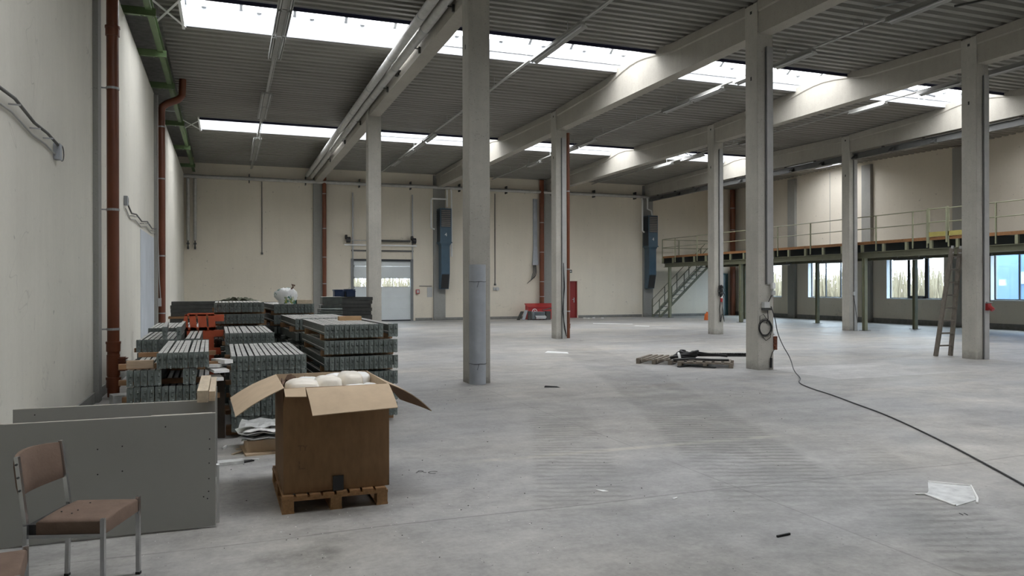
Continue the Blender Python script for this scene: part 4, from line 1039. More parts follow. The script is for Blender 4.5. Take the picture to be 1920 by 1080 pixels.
pallet(.385, 5.985, R(.6), .80, 1.10, 'orange-brown wooden pallet under the cardboard box', M['pallet'])
pallet(8.98, 14.07, R(-37.7), 1.14, .80, 'right of two old low pallets beside the column with the coiled cable', M['pallet_old'], 6, .12, .055)
pallet(8.52, 15.02, R(-45), .80, 1.15, 'left of two old low pallets left of the column with the coiled cable', M['pallet_old'], 6, .12, .055)

# cardboard box
BX0, BX1, BY0, BY1, BZ0, BZ1 = .40, 1.205, 6.04, 7.06, .137, .94
t = empty('cardboard_box', ((BX0+BX1)/2, (BY0+BY1)/2, BZ0), 'large open brown cardboard box full of wrapped white pads, on a pallet', 'box')
th = .008
def wavy(x0, y0, x1, y1, amp, n=12):
    """a slightly bulging wall panel from bottom to top"""
    d = Vector((x1-x0, y1-y0, 0)); L = d.length; d.normalize(); nr = Vector((d.y, -d.x, 0)); rows = []
    for k in range(9):
        z = BZ0+(BZ1-BZ0)*k/8
        rows.append([Vector((x0, y0, z))+d*L*i/n+nr*amp*math.sin(PI*k/8)*math.sin(PI*i/n) for i in range(n+1)])
    return rows, nr
def panel(name, x0, y0, x1, y1, amp=.018):
    rows, nr = wavy(x0, y0, x1, y1, amp)
    m = MB(); m.loft(rows, False, False, 0); m.loft([[p-nr*th for p in r_] for r_ in rows], False, False, 1)
    top = [rows[-1], [p-nr*th for p in rows[-1]]]; m.loft(top, False, False, 1); m.loft([rows[0], [p-nr*th for p in rows[0]]], False, False, 0)
    m.loft([[r_[0] for r_ in rows], [r_[0]-nr*th for r_ in rows]], False, False, 0); m.loft([[r_[-1] for r_ in rows], [r_[-1]-nr*th for r_ in rows]], False, False, 0)
    return m.build(name, [M['card'], M['card_in']], t, smooth=30)
panel('front_wall', BX0, BY0, BX1, BY0); panel('right_wall', BX1, BY0, BX1, BY1, .01); panel('back_wall', BX1, BY1, BX0, BY1, .01); panel('left_wall', BX0, BY1, BX0, BY0, .012)
MB().box(BX0+.01, BX1-.01, BY0+.01, BY1-.01, BZ0, BZ0+.01).build('bottom', M['card'], t)
def flap(name, a, b_, c1, d1, curve=.0, extra=None):
    """quad flap hinged on a-b (a,b at the rim), free edge d-c; slightly curved, two-ply"""
    a, b_, c1, d1 = map(Vector, (a, b_, c1, d1)); n1, n2 = 10, 6
    nr = (b_-a).cross(d1-a).normalized(); nr = nr if nr.z > 0 else -nr
    def at(u, v): return (a.lerp(b_, u)).lerp(d1.lerp(c1, u), v)+nr*curve*math.sin(PI*v*.9)*(1+.25*math.sin(5*u))
    top = [[at(i/n1, j/n2) for i in range(n1+1)] for j in range(n2+1)]; bot = [[p-nr*.006 for p in r_] for r_ in top]
    m = MB(); m.loft(top, False, False, 1); m.loft(bot, False, False, 0)
    for e in ([r_[0] for r_ in top], [r_[-1] for r_ in top], top[-1], top[0]): m.loft([e, [p-nr*.006 for p in e]], False, False, 1)
    return m.build(name, [M['card'], M['card_in']], t, smooth=30)
flap('left_flap', (BX0, BY1-.02, BZ1), (BX0, BY0+.01, BZ1), (.062, 6.04, .742), (.03, 7.0, .755), .02)
flap('right_flap', (BX1, BY0+.01, BZ1), (BX1, BY1-.02, BZ1), (1.50, 7.02, .665), (1.545, 6.03, .70), .03)
flap('front_flap', (BX0+.165, BY0, BZ1-.004), (BX1-.002, BY0, BZ1), (BX1+.01, BY0-.285, BZ1-.15), (BX0+.185, BY0-.30, BZ1-.175), .018)
flap('torn_flap', (BX0+.005, BY0, BZ1-.004), (BX0+.162, BY0, BZ1), (BX0+.160, BY0-.11, BZ1-.055), (BX0+.008, BY0-.10, BZ1-.05), .0)
flap('back_flap', (BX1-.01, BY1, BZ1-.01), (BX0+.01, BY1, BZ1-.01), (BX0+.01, BY1+.10, BZ1-.36), (BX1-.01, BY1+.10, BZ1-.36), .0)
MB().box(.765, .845, BY0-.026, BY0-.004, BZ0+.002, BZ0+.112).build('tape', M['tape'], t)
o = inst('print_mark', text_mesh('TY', .06, mat('box_ink', (.17, .10, .055), .9)), t, (BX0+.14-(BX0+BX1)/2, BY0-.014-(BY0+BY1)/2, .42-BZ0+.04), (PI/2, 0, 0))
m = MB()
for k in range(2): m.box(BX0+.11, BX0+.12, BY0-.0135, BY0-.0125, .33+k*.03, .35+k*.03)
m.box(BX0+.11, BX0+.16, BY0-.0135, BY0-.0125, .322, .328)
m.build('print_mark', bpy.data.materials['box_ink'], t)['kind'] = 'stuff'
# wrapped pads in the box
PADS = [(.58, 6.50, .90, .26, .30, .15, 'cream', 'wrapped cream pad at the left of the box, largest in front'), (.80, 6.62, .895, .22, .26, .16, 'cream', 'cream rounded pad second from the left in the box'),
        (.66, 6.88, .90, .20, .22, .12, 'foam', 'white pad half hidden behind the two cream pads in the box'), (.92, 6.90, .90, .24, .20, .14, 'foam', 'white pad at the back middle of the box'),
        (1.00, 6.74, .90, .20, .28, .17, 'cream', 'tallest cream-and-white pad right of the middle of the box'), (1.13, 6.92, .89, .14, .24, .15, 'foam', 'white pad in the back right corner of the box'),
        (1.00, 6.40, .885, .22, .22, .11, 'foam', 'crumpled white pad at the front right of the box'), (1.14, 6.48, .88, .12, .30, .11, 'foam', 'narrow white pad along the right wall of the box'),
        (.62, 6.18, .87, .34, .18, .09, 'foam', 'flat white plastic sheet along the front left rim of the box'), (.94, 6.20, .865, .26, .18, .09, 'foam', 'flat white pad along the front right rim of the box')]
for i, (x, y, z, sx, sy, sz, m_, lab) in enumerate(PADS):
    o = blob(x, y, z-.095, sx, sy, sz, 40+i, 3.2, 20, 12, .05).build('wrapped_pad', M[m_], smooth=True); tag(o, lab, 'pad', 'wrapped pads in the box')
for (x, y, sx, sy) in ((.80, 6.55, .78, .96),):
    o = MB().box(BX0+.02, BX1-.02, BY0+.03, BY1-.02, BZ0+.012, .79).build('pad_filling', M['foam']); tag(o, 'lower layers of wrapped white pads filling the cardboard box', 'pads', kind='stuff')
m = MB(); r_ = random.Random(3)
rows = [[(.44+.2*i/7, 6.72+.3*j/5-.1*i/7, .84+.045*r_.random()+.05*math.sin(i*1.3+j)+.02) for i in range(8)] for j in range(6)]
m.loft(rows, False, False); m.loft([[(x, y, z-.006) for x, y, z in r2] for r2 in rows], False, False)
thing(m, 'brown_paper', M['kraft'], 'crumpled dark brown paper in the back left corner of the box', 'paper', fix=False)

# grey laminate boards
t = empty('grey_counter', (-.9, 6.2, 0), 'low grey laminate counter of two long boards standing at the left wall', 'counter')
def gboard(name, x0, x1, y0, y1, z0, z1, screws=()):
    o = MB().box(x0, x1, y0, y1, z0, z1).build(name, M['panel'], t); bevel(o, .002)
    return o
gboard('front_board', -1.78, -.075, 5.845, 5.870, .012, .812)
MB().box(-1.78, -.075, 5.846, 5.869, .812, .8135).build('top_edge', M['panel_edge'], t)
gboard('rear_board', -1.47, -.085, 6.545, 6.57, .0, .812)
MB().box(-1.47, -.09, 6.546, 6.569, .812, .8135).build('top_edge', M['panel_edge'], t)
MB().box(-.50, -.10, 5.875, 5.975, .780, .800).build('inner_shelf', M['panel_edge'], t)
MB().box(-.6, -.52, 5.88, 6.54, .30, .38).box(-1.4, -1.32, 5.88, 6.54, .30, .38).build('cross_brace', M['timber'], t)
MB().box(-.22, -.08, 7.40, 7.425, 0, .812).build('rear_prop', M['panel'], t)
for x, z in ((-.40, .735), (-.115, .63), (-.115, .56), (-.118, .46), (-.12, .35), (-.122, .26), (-.82, .61), (-.82, .44), (-.67, .62), (-.67, .45), (-.155, .225), (-.13, .21), (-1.02, .22), (-.98, .26)):
    MB().tube([(x, 5.8455, z), (x, 5.843, z)], .005, 6).build('screw', M['blackboard'], t)
MB().tube([(-1.33, 6.546, .765), (-1.33, 6.543, .765)], .005, 6).build('screw', M['blackboard'], t)
MB().box(-.072, -.052, 5.95, 6.0, 0, .42).build('edge_post', M['white'], t)
thing(MB().box(-.215, -.135, 6.40, 7.52, .8145, .905), 'squared_timber', M['timber_pale'], 'thicker of two timbers lying on the rear grey board', 'timber')
thing(MB().box(-.095, -.045, 6.45, 7.58, .8145, .89), 'squared_timber', M['timber_pale'], 'thinner of two timbers lying on the rear grey board', 'timber') if False else None
o = thing(MB().box(-.130, -.086, 6.46, 7.5, .8145, .89), 'squared_timber', M['timber_pale'], 'thinner of two timbers lying on the rear grey board', 'timber')

# chairs
def chair(cx, cy, ang, label):
    t = empty('chair', (cx, cy, 0), label, 'chair', None, None, ang)
    def b(mb, nm, mt, **k): return mb.build(nm, mt, t, org=(0, 0, 0), **k)
    hx, hy = .20, .222
    for sx in (-1, 1):
        for sy in (-1, 1):
            x, y = sx*hx, sy*hy
            if sx > 0: m = MB().bar((x, y, .012), (x, y, .462), .022, .022, (1, 0, 0))
            else: m = MB().bar((x-.01, y, .012), (x, y, .44), .022, .022, (1, 0, 0)).bar((x, y, .43), (x-.045, y, .80), .022, .022, (1, 0, 0))
            b(m, 'leg', M['chrome'])
            b(MB().box(x-.013-.01*(sx < 0), x+.013-.01*(sx < 0), y-.013, y+.013, 0, .014), 'foot_cap', M['black'])
    rings = []                                               # padded seat with crowned top
    for z, ins in ((.370, .012), (.376, .0), (.44, .0), (.452, .006), (.458, .02), (.460, .06)):
        x0, x1, y0, y1 = -.155+ins, .205-ins*.6, -.208+ins*.6, .208-ins*.6; n = 8; rg = []
        for k in range(n): rg.append((x0+(x1-x0)*k/n, y0, z))
        for k in range(n): rg.append((x1, y0+(y1-y0)*k/n, z))
        for k in range(n): rg.append((x1-(x1-x0)*k/n, y1, z))
        for k in range(n): rg.append((x0, y1-(y1-y0)*k/n, z))
        rings.append([(x, y, z-.006*(abs(y)/.2)**2*(z > .45)) for x, y, z in rg])
    b(MB().loft(rings), 'seat', M['fabric'], smooth=35)
    b(MB().box(-.20, -.155, -.205, .205, .375, .43), 'rear_rail', M['black'])
    for sy in (-1, 1): b(MB().box(-.20, .20, sy*.215-.008, sy*.215+.008, .36, .38), 'side_rail', M['chrome'])
    rows_f, rows_b = [], []                                  # curved back pad between the posts
    for k in range(9):
        z = .585+(.792-.585)*k/8; e = math.sin(PI*k/8)
        f, bk = [], []
        for i in range(15):
            y = -.212+.424*i/14; q = y/.212
            off = -.212-.045*(z-.43)/.37-.052*(1-q*q)
            zz = z+.012*(1-q*q)*(1 if k > 4 else -1)*(abs(k-4)/4)
            f.append((off+.010+.014*min(1, 1.6*e)*min(1, 4*(1-abs(q))+.2), y, zz)); bk.append((off-.010-.010*min(1, 1.6*e), y, zz))
        rows_f.append(f); rows_b.append(bk)
    m = MB(); rings = [f+bk[::-1] for f, bk in zip(rows_f, rows_b)]; m.loft(rings)
    b(m, 'backrest', M['fabric'], smooth=40)
    for sy in (-1, 1):
        for z in (.62, .69, .76): b(MB().tube([(-.218-.045*(z-.43)/.37+.016, sy*.234, z), (-.218-.045*(z-.43)/.37+.016, sy*.238, z)], .006, 8), 'screw', M['darksteel'])
    return t
chair(-.752, 4.905, R(-17), 'brown upholstered chair with chromed legs in front of the grey counter')
chair(-1.075, 4.03, R(7.7), 'second brown chair, cut off at the lower left corner of the picture')
m = MB()
for x, y in ((-.80, 4.80), (-.86, 4.86), (-.78, 4.86), (-.74, 5.0)): m.cyl(x, y, .461, .465, .004, 6)
o = thing(m, 'seat_crumbs', M['dirt'], 'a few dark crumbs on the brown chair seat', 'crumbs', smooth=False); o['kind'] = 'stuff'

# foam/cardboard packing waste between the stacks and the box
t = empty('packing_waste', (.33, 8.35, 0), 'heap of flattened white-lined cardboard left of the cardboard box', 'cardboard heap')
r_ = random.Random(12)
MB().cbox(.36, 8.45, .0, .42, .5, .02, .1).cbox(.38, 8.5, .02, .40, .45, .12, .05).build('cardboard_block', M['card_in'], t)
for k in range(6):
    z = .142+k*.028; a = r_.uniform(-.3, .3); n = 7; x0, y0 = .12+r_.uniform(-.06, .06), 8.28+r_.uniform(-.05, .05)
    L, Wd = .5+r_.uniform(-.06, .06), .45
    rows = [[(x0+L*i/n*math.cos(a)-Wd*j/4*math.sin(a), y0+L*i/n*math.sin(a)+Wd*j/4*math.cos(a), z+.013*math.sin(i*1.7+k+j)+.006*math.sin(j*2+k)) for i in range(n+1)] for j in range(5)]
    m = MB(); m.loft(rows, False, False); m.loft([[(x, y, zz-.008) for x, y, zz in q] for q in rows], False, False)
    for e in (rows[0], [q[0] for q in rows], [q[-1] for q in rows]): m.loft([e, [(x, y, zz-.008) for x, y, zz in e]], False, False)
    m.build('folded_sheet', M['plastic'] if k % 2 else M['foam'], t, fix=False)
def scrap(x, y, L, w_, rot, z, m_, label, h=.006):
    o = thing(MB().cbox(x, y, z, L, w_, h, rot), 'floor_scrap', M[m_], label, 'scrap'); return o
scrap(-.02, 7.9, .34, .12, .1, .001, 'plastic', 'long white strip of plastic on the floor right of the grey counter', .03)
scrap(.17, 7.92, .16, .05, .5, .001, 'black', 'black strip beside the white strip on the floor', .012)
scrap(.22, 8.02, .16, .05, -.3, .001, 'plastic', 'small grey strip right of the black strip on the floor', .008)
scrap(.12, 8.40, .22, .03, .9, .001, 'timber_pale', 'long wood splinter on the floor among the scraps', .012)
scrap(.18, 8.6, .20, .025, .4, .001, 'timber_pale', 'second wood splinter nearer the middle stack', .012)
scrap(.26, 8.52, .16, .03, -.2, .001, 'timber_pale', 'short wood splinter right of the other splinters', .012)
scrap(-.02, 8.7, .10, .02, 1.3, .001, 'white', 'small white splinter on the floor near the grey counter', .02)
scrap(.36, 9.02, .3, .04, .25, .001, 'plastic', 'white plastic strand on the floor under the middle stack front', .012)
# floor debris: crumbs (uncountable) and a few singular pieces
m = MB()
for _ in range(260):
    y = rnd.uniform(3.0, 13); x = -.4+(rnd.random()**1.3)*(y*.9); s1 = rnd.uniform(.003, .009)*(y/5)**.4
    if .3 < x < 1.3 and 5.9 < y < 7.2: continue
    m.cbox(x, y, 0, s1, s1*.7, s1*.4, rnd.uniform(0, 3))
tag(m.build('floor_crumbs', M['dirt'], org=(0, 0, 0)), 'dark crumbs scattered over the concrete floor', 'crumbs', kind='stuff')
m = MB()
for _ in range(110):
    x = rnd.uniform(-.5, 2.2); y = rnd.uniform(4.2, 6.2); s1 = rnd.uniform(.003, .010)
    m.cbox(x, y, 0, s1, s1*.8, s1*.4, rnd.uniform(0, 3))
tag(m.build('white_crumbs', M['foam'], org=(0, 0, 0)), 'white foam crumbs on the floor in front of the box and chair', 'crumbs', kind='stuff')
def sheet(pts, h, m_, name, label, cat):
    return thing(MB().prism(pts, .001, h), name, M[m_], label, cat)
t = empty('plastic_sheet', (5.6, 4.7, 0), 'thin translucent white plastic sheet lying on the floor at the lower right', 'plastic sheet')
MB().prism([(5.69, 4.976), (5.93, 4.76), (5.62, 4.47), (5.585, 4.43), (5.28, 4.36), (5.345, 4.69), (5.45, 4.76)], .001, .004).build('sheet', M['plastic'], t)
MB().tube([(5.70, 4.98, .006), (5.92, 4.75, .006), (5.63, 4.46, .006), (5.50, 4.36, .006)], .010, 6).tube([(5.28, 4.37, .006), (5.34, 4.69, .006), (5.27, 4.73, .006)], .008, 6).build('folded_edge', M['foam'], t)
sheet([(2.90, 5.79), (2.955, 5.745), (2.975, 5.70), (2.925, 5.71)], .004, 'white', 'paper_scrap', 'small white torn scrap on the floor left of the tyre tracks', 'scrap')
sheet([(3.35, 5.33), (3.41, 5.35), (3.40, 5.33), (3.36, 5.315)], .004, 'white', 'paper_scrap', 'tiny white scrap on the floor near the saw cut', 'scrap')
thing(MB().bar((3.493, 4.25, .008), (3.612, 4.264, .008), .012, .014), 'bolt', M['black'], 'black bolt lying on the floor at the lower right', 'bolt')
sheet([(8.0, 18.8), (8.35, 18.3), (8.2, 17.9), (7.75, 18.4)], .005, 'white', 'paper_sheet', 'white paper sheet on the floor left of the middle column', 'paper')
sheet([(16.9, 29.8), (17.3, 29.3), (17.1, 29.0), (16.6, 29.5)], .005, 'white', 'paper_sheet', 'nearer white paper sheet far back in front of the red door wall', 'paper')
sheet([(16.2, 32.6), (17.6, 31.3), (17.4, 31.0), (16.0, 32.2)], .005, 'white', 'paper_sheet', 'farther white streak of paper in front of the red door wall', 'paper')
for txt, x, y, sz, rz, lab in (('P-C', 1.70, 6.86, .13, -.55, 'faint marker letters P-C written on the floor right of the box'), ('11', 5.14, 4.17, .07, -.35, 'black marker number 11 written on the floor below the plastic sheet')):
    o = inst('floor_marking', text_mesh(txt, sz, mat('marker_ink_%d' % len(txt), (.12, .12, .115) if len(txt) > 2 else (.02, .02, .02), .9)), None, (x, y, .0012), (0, 0, rz)); tag(o, lab, 'marking')
thing(MB().hexa([(5.05, 12.0, 0), (5.3, 11.9, 0), (5.3, 11.95, 0), (5.06, 12.05, 0), (5.06, 12.01, .03), (5.25, 11.93, .02), (5.25, 11.95, .02), (5.07, 12.03, .03)]), 'rubber_scrap', M['black'], 'flat dark scrap on the floor right of the half tube column', 'scrap')
thing(MB().cbox(-1.42, 12.45, 0, .3, .3, .16, .3), 'plastic_bundle', M['plastic'], 'crumpled pale plastic behind the counter at the foot of the near downpipe', 'plastic')
# black hoses and toothed belt on the pallets
def belt(pts, w_, h, label, teeth=False):
    t = empty('rubber_belt', pts[0], label, 'belt')
    m = MB()
    for a, b_ in zip(pts, pts[1:]): m.bar(a, b_, w_, h)
    m.build('belt', M['black'], t)
    if teeth:
        m = MB(); n = 26; a, b_ = Vector(pts[0]), Vector(pts[-1])
        for k in range(n):
            p = a.lerp(b_, (k+.5)/n); m.cbox(p.x, p.y, p.z+h/2, .035, .09, .035, .0)
        m.build('belt_teeth', M['black'], t)['kind'] = 'stuff'
zt = .15
belt([(9.55, 14.75, zt), (9.75, 14.62, zt+.1), (10.0, 14.5, zt+.06), (10.4, 14.3, zt+.02)], .16, .05, 'toothed black rubber belt along the back of the low pallets', False)
belt([(9.65, 14.78, zt+.02), (10.9, 14.15, zt+.02)], .12, .04, 'straight toothed rubber belt pointing to the coil column', True)
t = empty('hose_coil', (9.52, 14.55, .12), 'black hose bundle with a folded-back end on the low pallets', 'hose')
for k in range(4):
    ph = k*.5
    MB().tube([(9.42+.30*math.cos(a+ph)*(1-.12*k)+.05*k, 14.52+.18*math.sin(a+ph), .165+.035*k+.02*math.sin(2*a)) for a in [2*PI*i/16 for i in range(15)]], .028, 7).build('hose', M['black'], t, smooth=True)
MB().tube([(9.25, 14.45, .25), (9.22, 14.38, .22), (9.22, 14.34, .13)], .03, 7).build('hose_end', M['foam'], t)
belt([(9.0, 14.25, .14), (9.35, 14.12, .16), (9.75, 13.95, .14), (10.05, 13.75, .14)], .14, .03, 'flat black belt lying across the right low pallet')
belt([(8.95, 13.98, .012), (9.25, 14.03, .03), (9.55, 13.52, .016)], .08, .022, 'black strap hanging off the front of the right low pallet')

# wooden ladder leaning behind the right-hand column
t = empty('wooden_ladder', (16.40, 13.9, 0), 'weathered wooden ladder leaning on the back of the column with the red socket', 'ladder')
La, Lb = Vector((16.19, 13.93, 0)), Vector((16.10, 13.40, 2.60)); Ra, Rb = Vector((16.64, 13.90, 0)), Vector((16.36, 13.40, 2.60))
MB().bar(La, Lb, .05, .10, (0, 1, 0)).build('stile', M['timber_old'], t); MB().bar(Ra, Rb, .05, .10, (0, 1, 0)).build('stile', M['timber_old'], t)
for k in range(8):
    u = .10+k*.118
    a, b_ = La.lerp(Lb, u), Ra.lerp(Rb, u); MB().bar(a-Vector((.0, .02, 0)), b_-Vector((0, .02, 0)), .08, .034).build('rung', M['timber_old'], t)
for p in (Lb, Rb): MB().bar(p+Vector((0, .0, -.12)), p+Vector((0, -.02, .06)), .03, .06).build('top_fitting', M['galv'], t)

# electrical gear on the columns
fy = YA-.2
t = empty('socket_group', (CX[1]+.05, fy, 1.0), 'white and grey sockets with hanging leads on the column with the coiled cable', 'sockets')
MB().box(CX[1]+.09, CX[1]+.165, fy-.10, fy-.036, 1.66, 1.78).build('switch', M['white'], t)
MB().box(CX[1]+.09, CX[1]+.165, fy-.10, fy-.036, 1.53, 1.62).build('socket_box', M['socket'], t)
MB().box(CX[1]-.10, CX[1]+.03, fy-.09, fy, 1.27, 1.39).build('socket_box', M['socket'], t)
MB().box(CX[1]-.11, CX[1]+.10, fy-.07, fy, 1.22, 1.27).build('socket_lid', M['darksteel'], t)
MB().tube([(CX[1]+.0, fy-.06, 1.22), (CX[1]+.02, fy-.05, 1.05), (CX[1]-.01, fy-.03, .95)], .008, 6).tube([(CX[1]+.03, fy-.05, 1.39), (CX[1]+.06, fy-.09, 1.5), (CX[1]+.12, fy-.08, 1.55)], .008, 6).build('lead', M['cable'], t, smooth=True)
t = empty('cable_coil', (CX[1]-.02, fy, .8), 'coiled black cable hanging on the front of the concrete column', 'cable coil')
for k in range(6):
    r0 = .155+.012*math.sin(k*2.3); ox, oz = .008*math.cos(k*1.9), .015*math.sin(k*1.3)
    MB().tube([(CX[1]-.03+ox+r0*math.cos(a), fy-.012-.006*k, .86+oz+r0*1.05*math.sin(a)) for a in [2*PI*i/20 for i in range(21)]], .006, 5).build('loop', M['cable'], t, smooth=True)
MB().tube([(CX[1]-.16, fy-.02, .95), (CX[1]-.17, fy-.03, 1.10), (CX[1]-.08, fy-.03, 1.14), (CX[1]+.05, fy-.03, .98), (CX[1]+.12, fy-.04, .84), (CX[1]+.08, fy-.04, .66), (CX[1]-.02, fy-.03, .60), (CX[1]-.10, fy-.03, .68)], .006, 5).build('loose_end', M['cable'], t, smooth=True)
t = empty('plug_lead', (CX[1]+.11, fy, .2), 'red-brown rolled cable and dangling connector at the foot of the coil column', 'cable')
for k in range(9): MB().tube([(CX[1]+.225+.028*math.cos(a), fy-.015+.028*math.sin(a), .42+k*.031) for a in [2*PI*i/10 for i in range(11)]], .018, 6).build('cable_winding', M['pipe_red'], t, smooth=True)
MB().tube([(CX[1]+.2, fy-.03, .42), (CX[1]+.14, fy-.02, .34), (CX[1]+.11, fy-.02, .24)], .007, 5).build('lead', M['cable'], t, smooth=True)
MB().tube([(CX[1]+.11, fy-.03, .24), (CX[1]+.10, fy-.035, .04)], .024, 8).build('connector', M['cable'], t)
MB().box(CX[1]+.195, CX[1]+.225, fy-.02, fy+.01, .70, .74).build('white_tag', M['white'], t)
pts = [(CX[1]+.05, fy-.10, 1.30), (CX[1]+.13, fy-.12, 1.05), (CX[1]+.22, fy-.10, .75), (CX[1]+.27, fy-.18, .52), (10.62, 12.55, .30), (10.35, 12.1, .09), (9.9, 11.4, .016), (9.45, 10.9, .011), (9.12, 10.25, .011), (8.84, 9.47, .011), (8.52, 8.7, .011), (8.2, 7.92, .011), (7.9, 7.3, .011), (7.57, 6.68, .011), (7.25, 6.1, .011), (6.88, 5.47, .011), (6.34, 4.59, .011), (5.5, 3.3, .011), (4.7, 2.2, .011)]
cu = bpy.data.curves.new('tmp', 'CURVE'); cu.dimensions = '3D'; sp = cu.splines.new('BEZIER'); sp.bezier_points.add(len(pts)-1)
for b_, p in zip(sp.bezier_points, pts): b_.co = p; b_.handle_left_type = b_.handle_right_type = 'AUTO'
cu.bevel_depth = .009; cu.bevel_resolution = 2; cu.resolution_u = 6
o = bpy.data.objects.new('tmp', cu); COL.objects.link(o); me = bpy.data.meshes.new_from_object(o); bpy.data.objects.remove(o)
me.materials.clear(); me.materials.append(M['cable']); o = inst('extension_cable', me); tag(o, 'long black extension cable running from the coil column across the floor', 'cable')
# socket on the right column, knot on the middle-right column, bits on the mezzanine column
fy = YA-.2
t = empty('red_socket', (CX[2]+.10, fy, 1.2), 'red industrial socket on the front of the ladder column', 'socket')
MB().box(CX[2]+.03, CX[2]+.14, fy-.10, fy-.033, 1.14, 1.30).build('socket_body', M['sockred'], t)
MB().tube([(CX[2]+.085, fy-.10, 1.22), (CX[2]+.095, fy-.18, 1.15)], .05, 10).build('socket_cap', M['sockred'], t)
MB().box(CX[2]+.05, CX[2]+.22, fy-.07, fy-.036, 1.315, 1.335).build('bracket', M['galv'], t)
fy = YB-.2
t = empty('cable_knot', (CX[2]+.05, fy, 1.2), 'tangled cables hanging with a red plug on the column left of the coil column', 'cable')
for k in range(7):
    r_ = random.Random(k); a0 = r_.uniform(0, 6)
    MB().tube([(CX[2]+.04+r_.uniform(-.16, .16)*math.sin(a0+i*.9), fy-.05-r_.uniform(0, .05), 1.55+.22*math.cos(a0+i)) for i in range(9)], .009, 5).build('loop', M['cable'], t, smooth=True)
for dx in (-.03, .0, .12): MB().tube([(CX[2]+.05, fy-.05, 1.35), (CX[2]+.0+dx, fy-.05, .9), (CX[2]+.05+dx*1.2, fy-.04, .45), (CX[2]+.10, fy-.05, .75), (CX[2]+.10, fy-.05, 1.3)], .010, 5).build('hanging_loop', M['cable'], t, smooth=True)
MB().cyl(CX[2]+.06, fy-.07, 1.16, 1.30, .04, 8).build('plug', M['sockred'], t); MB().cyl(CX[2]+.06, fy-.07, 1.30, 1.38, .035, 8).build('plug_collar', M['white'], t)
t = empty('wall_socket', (CX[3]+.03, fy, 1.2), 'small grey socket with a thin lead on the mezzanine edge column', 'socket')
MB().box(CX[3]-.06, CX[3]+.01, fy-.08, fy, 1.36, 1.50).build('socket_box', M['socket'], t); MB().tube([(CX[3]-.02, fy-.03, 1.36), (CX[3]+.05, fy-.04, .9), (CX[3]+.16, fy-.04, .3)], .01, 5).build('lead', M['cable'], t, smooth=True)
t = empty('hanging_lead', (CX[1]+.03, fy, .1), 'thin dark leads hanging down the column left of the red door', 'cable')
for dx in (0, .03): MB().tube([(CX[1]+.05, fy-.045, 2.5), (CX[1]+.06+dx, fy-.05, 1.7), (CX[1]+.04-dx, fy-.05, .9), (CX[1]+.07+dx, fy-.05, .35), (CX[1]+.16, fy-.04, .08)], .012, 5).build('lead', M['cable'], t, smooth=True)

# red box, grey machine, bucket, sign at the back wall
t = empty('red_box', (15.6, YW-0.680, 0), 'red metal box with a white round sign at the back wall', 'box')
o = MB().hexa([(14.97, YW-0.950, .0), (16.55, YW-0.950, .0), (16.55, YW-0.510, .0), (14.97, YW-0.510, .0), (14.97, YW-0.950, .62), (16.55, YW-0.950, .62), (16.55, YW-0.510, .80), (14.97, YW-0.510, .80)]).build('body', M['red2'], t)
MB().hexa([(14.93, YW-0.990, .62), (16.59, YW-0.990, .62), (16.59, YW-0.490, .80), (14.93, YW-0.490, .80), (14.93, YW-0.990, .66), (16.59, YW-0.990, .66), (16.59, YW-0.490, .84), (14.93, YW-0.490, .84)]).build('lid', M['red2'], t)
MB().tube([(15.33, YW-0.952, .42), (15.33, YW-0.958, .42)], .15, 18).build('round_sign', M['white'], t)
MB().tube([(15.33, YW-0.958, .42), (15.33, YW-0.962, .42)], .11, 18).box(15.30, 15.345, YW-0.966, YW-0.960, .36, .46).build('sign_face', M['red2'], t)
MB().box(15.29, 15.40, YW-0.968, YW-0.964, .42, .445).box(15.29, 15.315, YW-0.968, YW-0.964, .36, .5).build('sign_mark', M['white'], t)
t = empty('grey_machine', (15.4, 37.3, 0), 'grey dismantled machine lying in front of the red box', 'machine')
MB().box(14.9, 15.6, 37.0, 37.6, .05, .42).box(14.95, 15.55, 36.96, 37.0, .12, .36).build('housing', M['machine'], t)
MB().hexa([(15.05, 36.8, .06), (15.55, 36.8, .06), (15.55, 36.96, .06), (15.05, 36.96, .06), (15.0, 36.78, .16), (15.6, 36.78, .16), (15.58, 36.96, .24), (15.02, 36.96, .24)]).build('tray', M['socket'], t)
for k in range(4): MB().box(14.98, 15.56, 36.94, 36.96, .16+k*.07, .19+k*.07).build('louvre', M['wframe'], t)
MB().bar((14.35, 36.9, .02), (14.62, 37.2, .5), .16, .03).build('side_plate', M['pvc'], t); MB().bar((14.1, 37.0, .02), (14.4, 37.2, .44), .18, .03).build('dark_plate', M['darksteel'], t)
MB().cyl(14.76, 37.1, 0, .46, .1, 10).box(15.65, 15.9, 36.95, 37.4, .0, .44).bar((15.5, 37.1, .5), (16.2, 37.3, .62), .1, .04).build('dark_block', M['darksteel'], t)
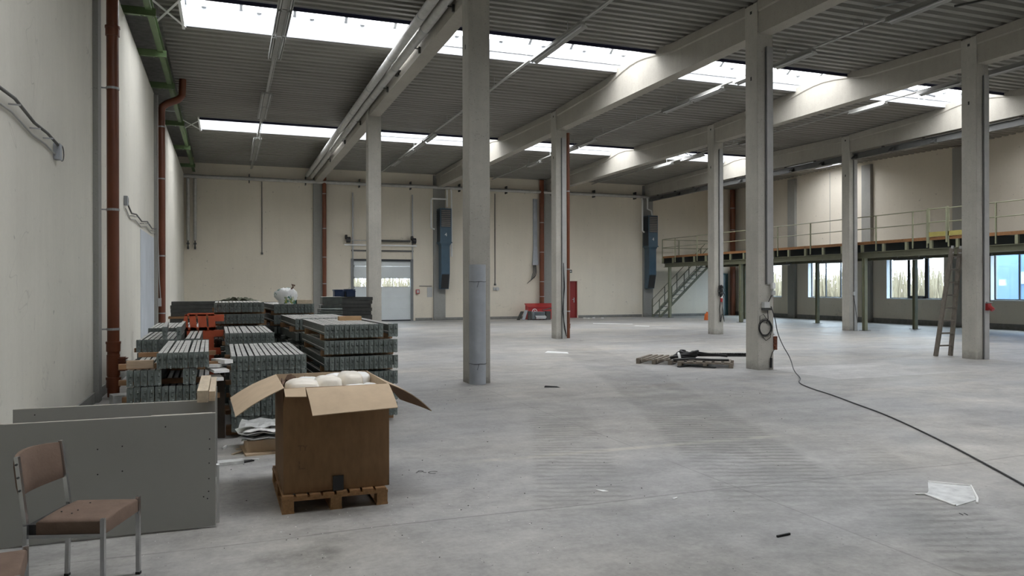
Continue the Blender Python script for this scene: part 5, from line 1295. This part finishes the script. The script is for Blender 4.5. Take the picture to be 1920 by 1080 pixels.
MB().box(14.9, 15.0, 37.0, 37.1, 0, .05).box(15.5, 15.6, 37.5, 37.6, 0, .05).box(14.9, 15.0, 37.5, 37.6, 0, .05).box(15.5, 15.6, 37.0, 37.1, 0, .05).build('foot', M['darksteel'], t)
t = empty('orange_bucket', (23.2, 33.45, 0), 'orange bucket on the floor left of the far column by the stair', 'bucket')
m = MB(); m.loft([[(23.2+r0*math.cos(a), 33.45+r0*math.sin(a), z) for a in [2*PI*k/14 for k in range(14)]] for z, r0 in ((0, .22), (.30, .19), (.34, .12), (.42, .11))])
m.build('bucket_shell', M['orange2'], t, smooth=40)
MB().tube([(23.1, 33.3, .34), (23.12, 33.28, .46), (23.2, 33.28, .48), (23.26, 33.3, .34)], .012, 6).build('handle', M['galv'], t)
t = empty('exit_sign', (18.05, YW-.03, 2.5), 'small green exit sign above the red door', 'sign')
MB().box(17.58, 17.94, YW-.03, YW, 2.50, 2.66).build('plate', M['signgreen'], t)
MB().box(17.62, 17.68, YW-.034, YW-.03, 2.54, 2.63).bar((17.72, YW-.034, 2.58), (17.86, YW-.034, 2.58), .004, .03).box(17.84, 17.90, YW-.034, YW-.03, 2.55, 2.61).build('pictogram', M['white'], t)
m = MB()
for k in range(7): m.cbox(18.3+.16*rnd.random()*k, YW-.5-rnd.random()*.8, 0, .14, .08, .04, rnd.uniform(0, 3))
tag(m.build('rubble', M['foam']), 'pale rubble on the floor in front of the red door', 'rubble', kind='stuff')
t = empty('notice_panel', (9.6, YW, 1.4), 'small pale panel and call box on the wall right of the dock door', 'panel')
MB().box(9.72, 10.0, YW-.02, YW-.002, 1.2, 1.72).build('panel', M['socket'], t); MB().box(9.12, 9.3, YW-.10, YW-.002, 1.38, 1.6).build('call_box', M['sockred'], t); MB().box(9.15, 9.27, YW-.11, YW-.10, 1.42, 1.56).build('call_face', M['socket'], t)
MB().box(9.3, 9.96, YW-.03, YW-.002, 1.76, 1.79).build('conduit', M['cablegrey'], t)
thing(MB().tube([(13.55, YW-.1, 1.62), (13.55, YW-.002, 1.62)], .10, 10).box(13.33, 13.43, YW-.08, YW-.002, 1.54, 1.70), 'wall_socket', M['socket'], 'small round socket at the foot of the conduit right of the nearest column', 'socket')
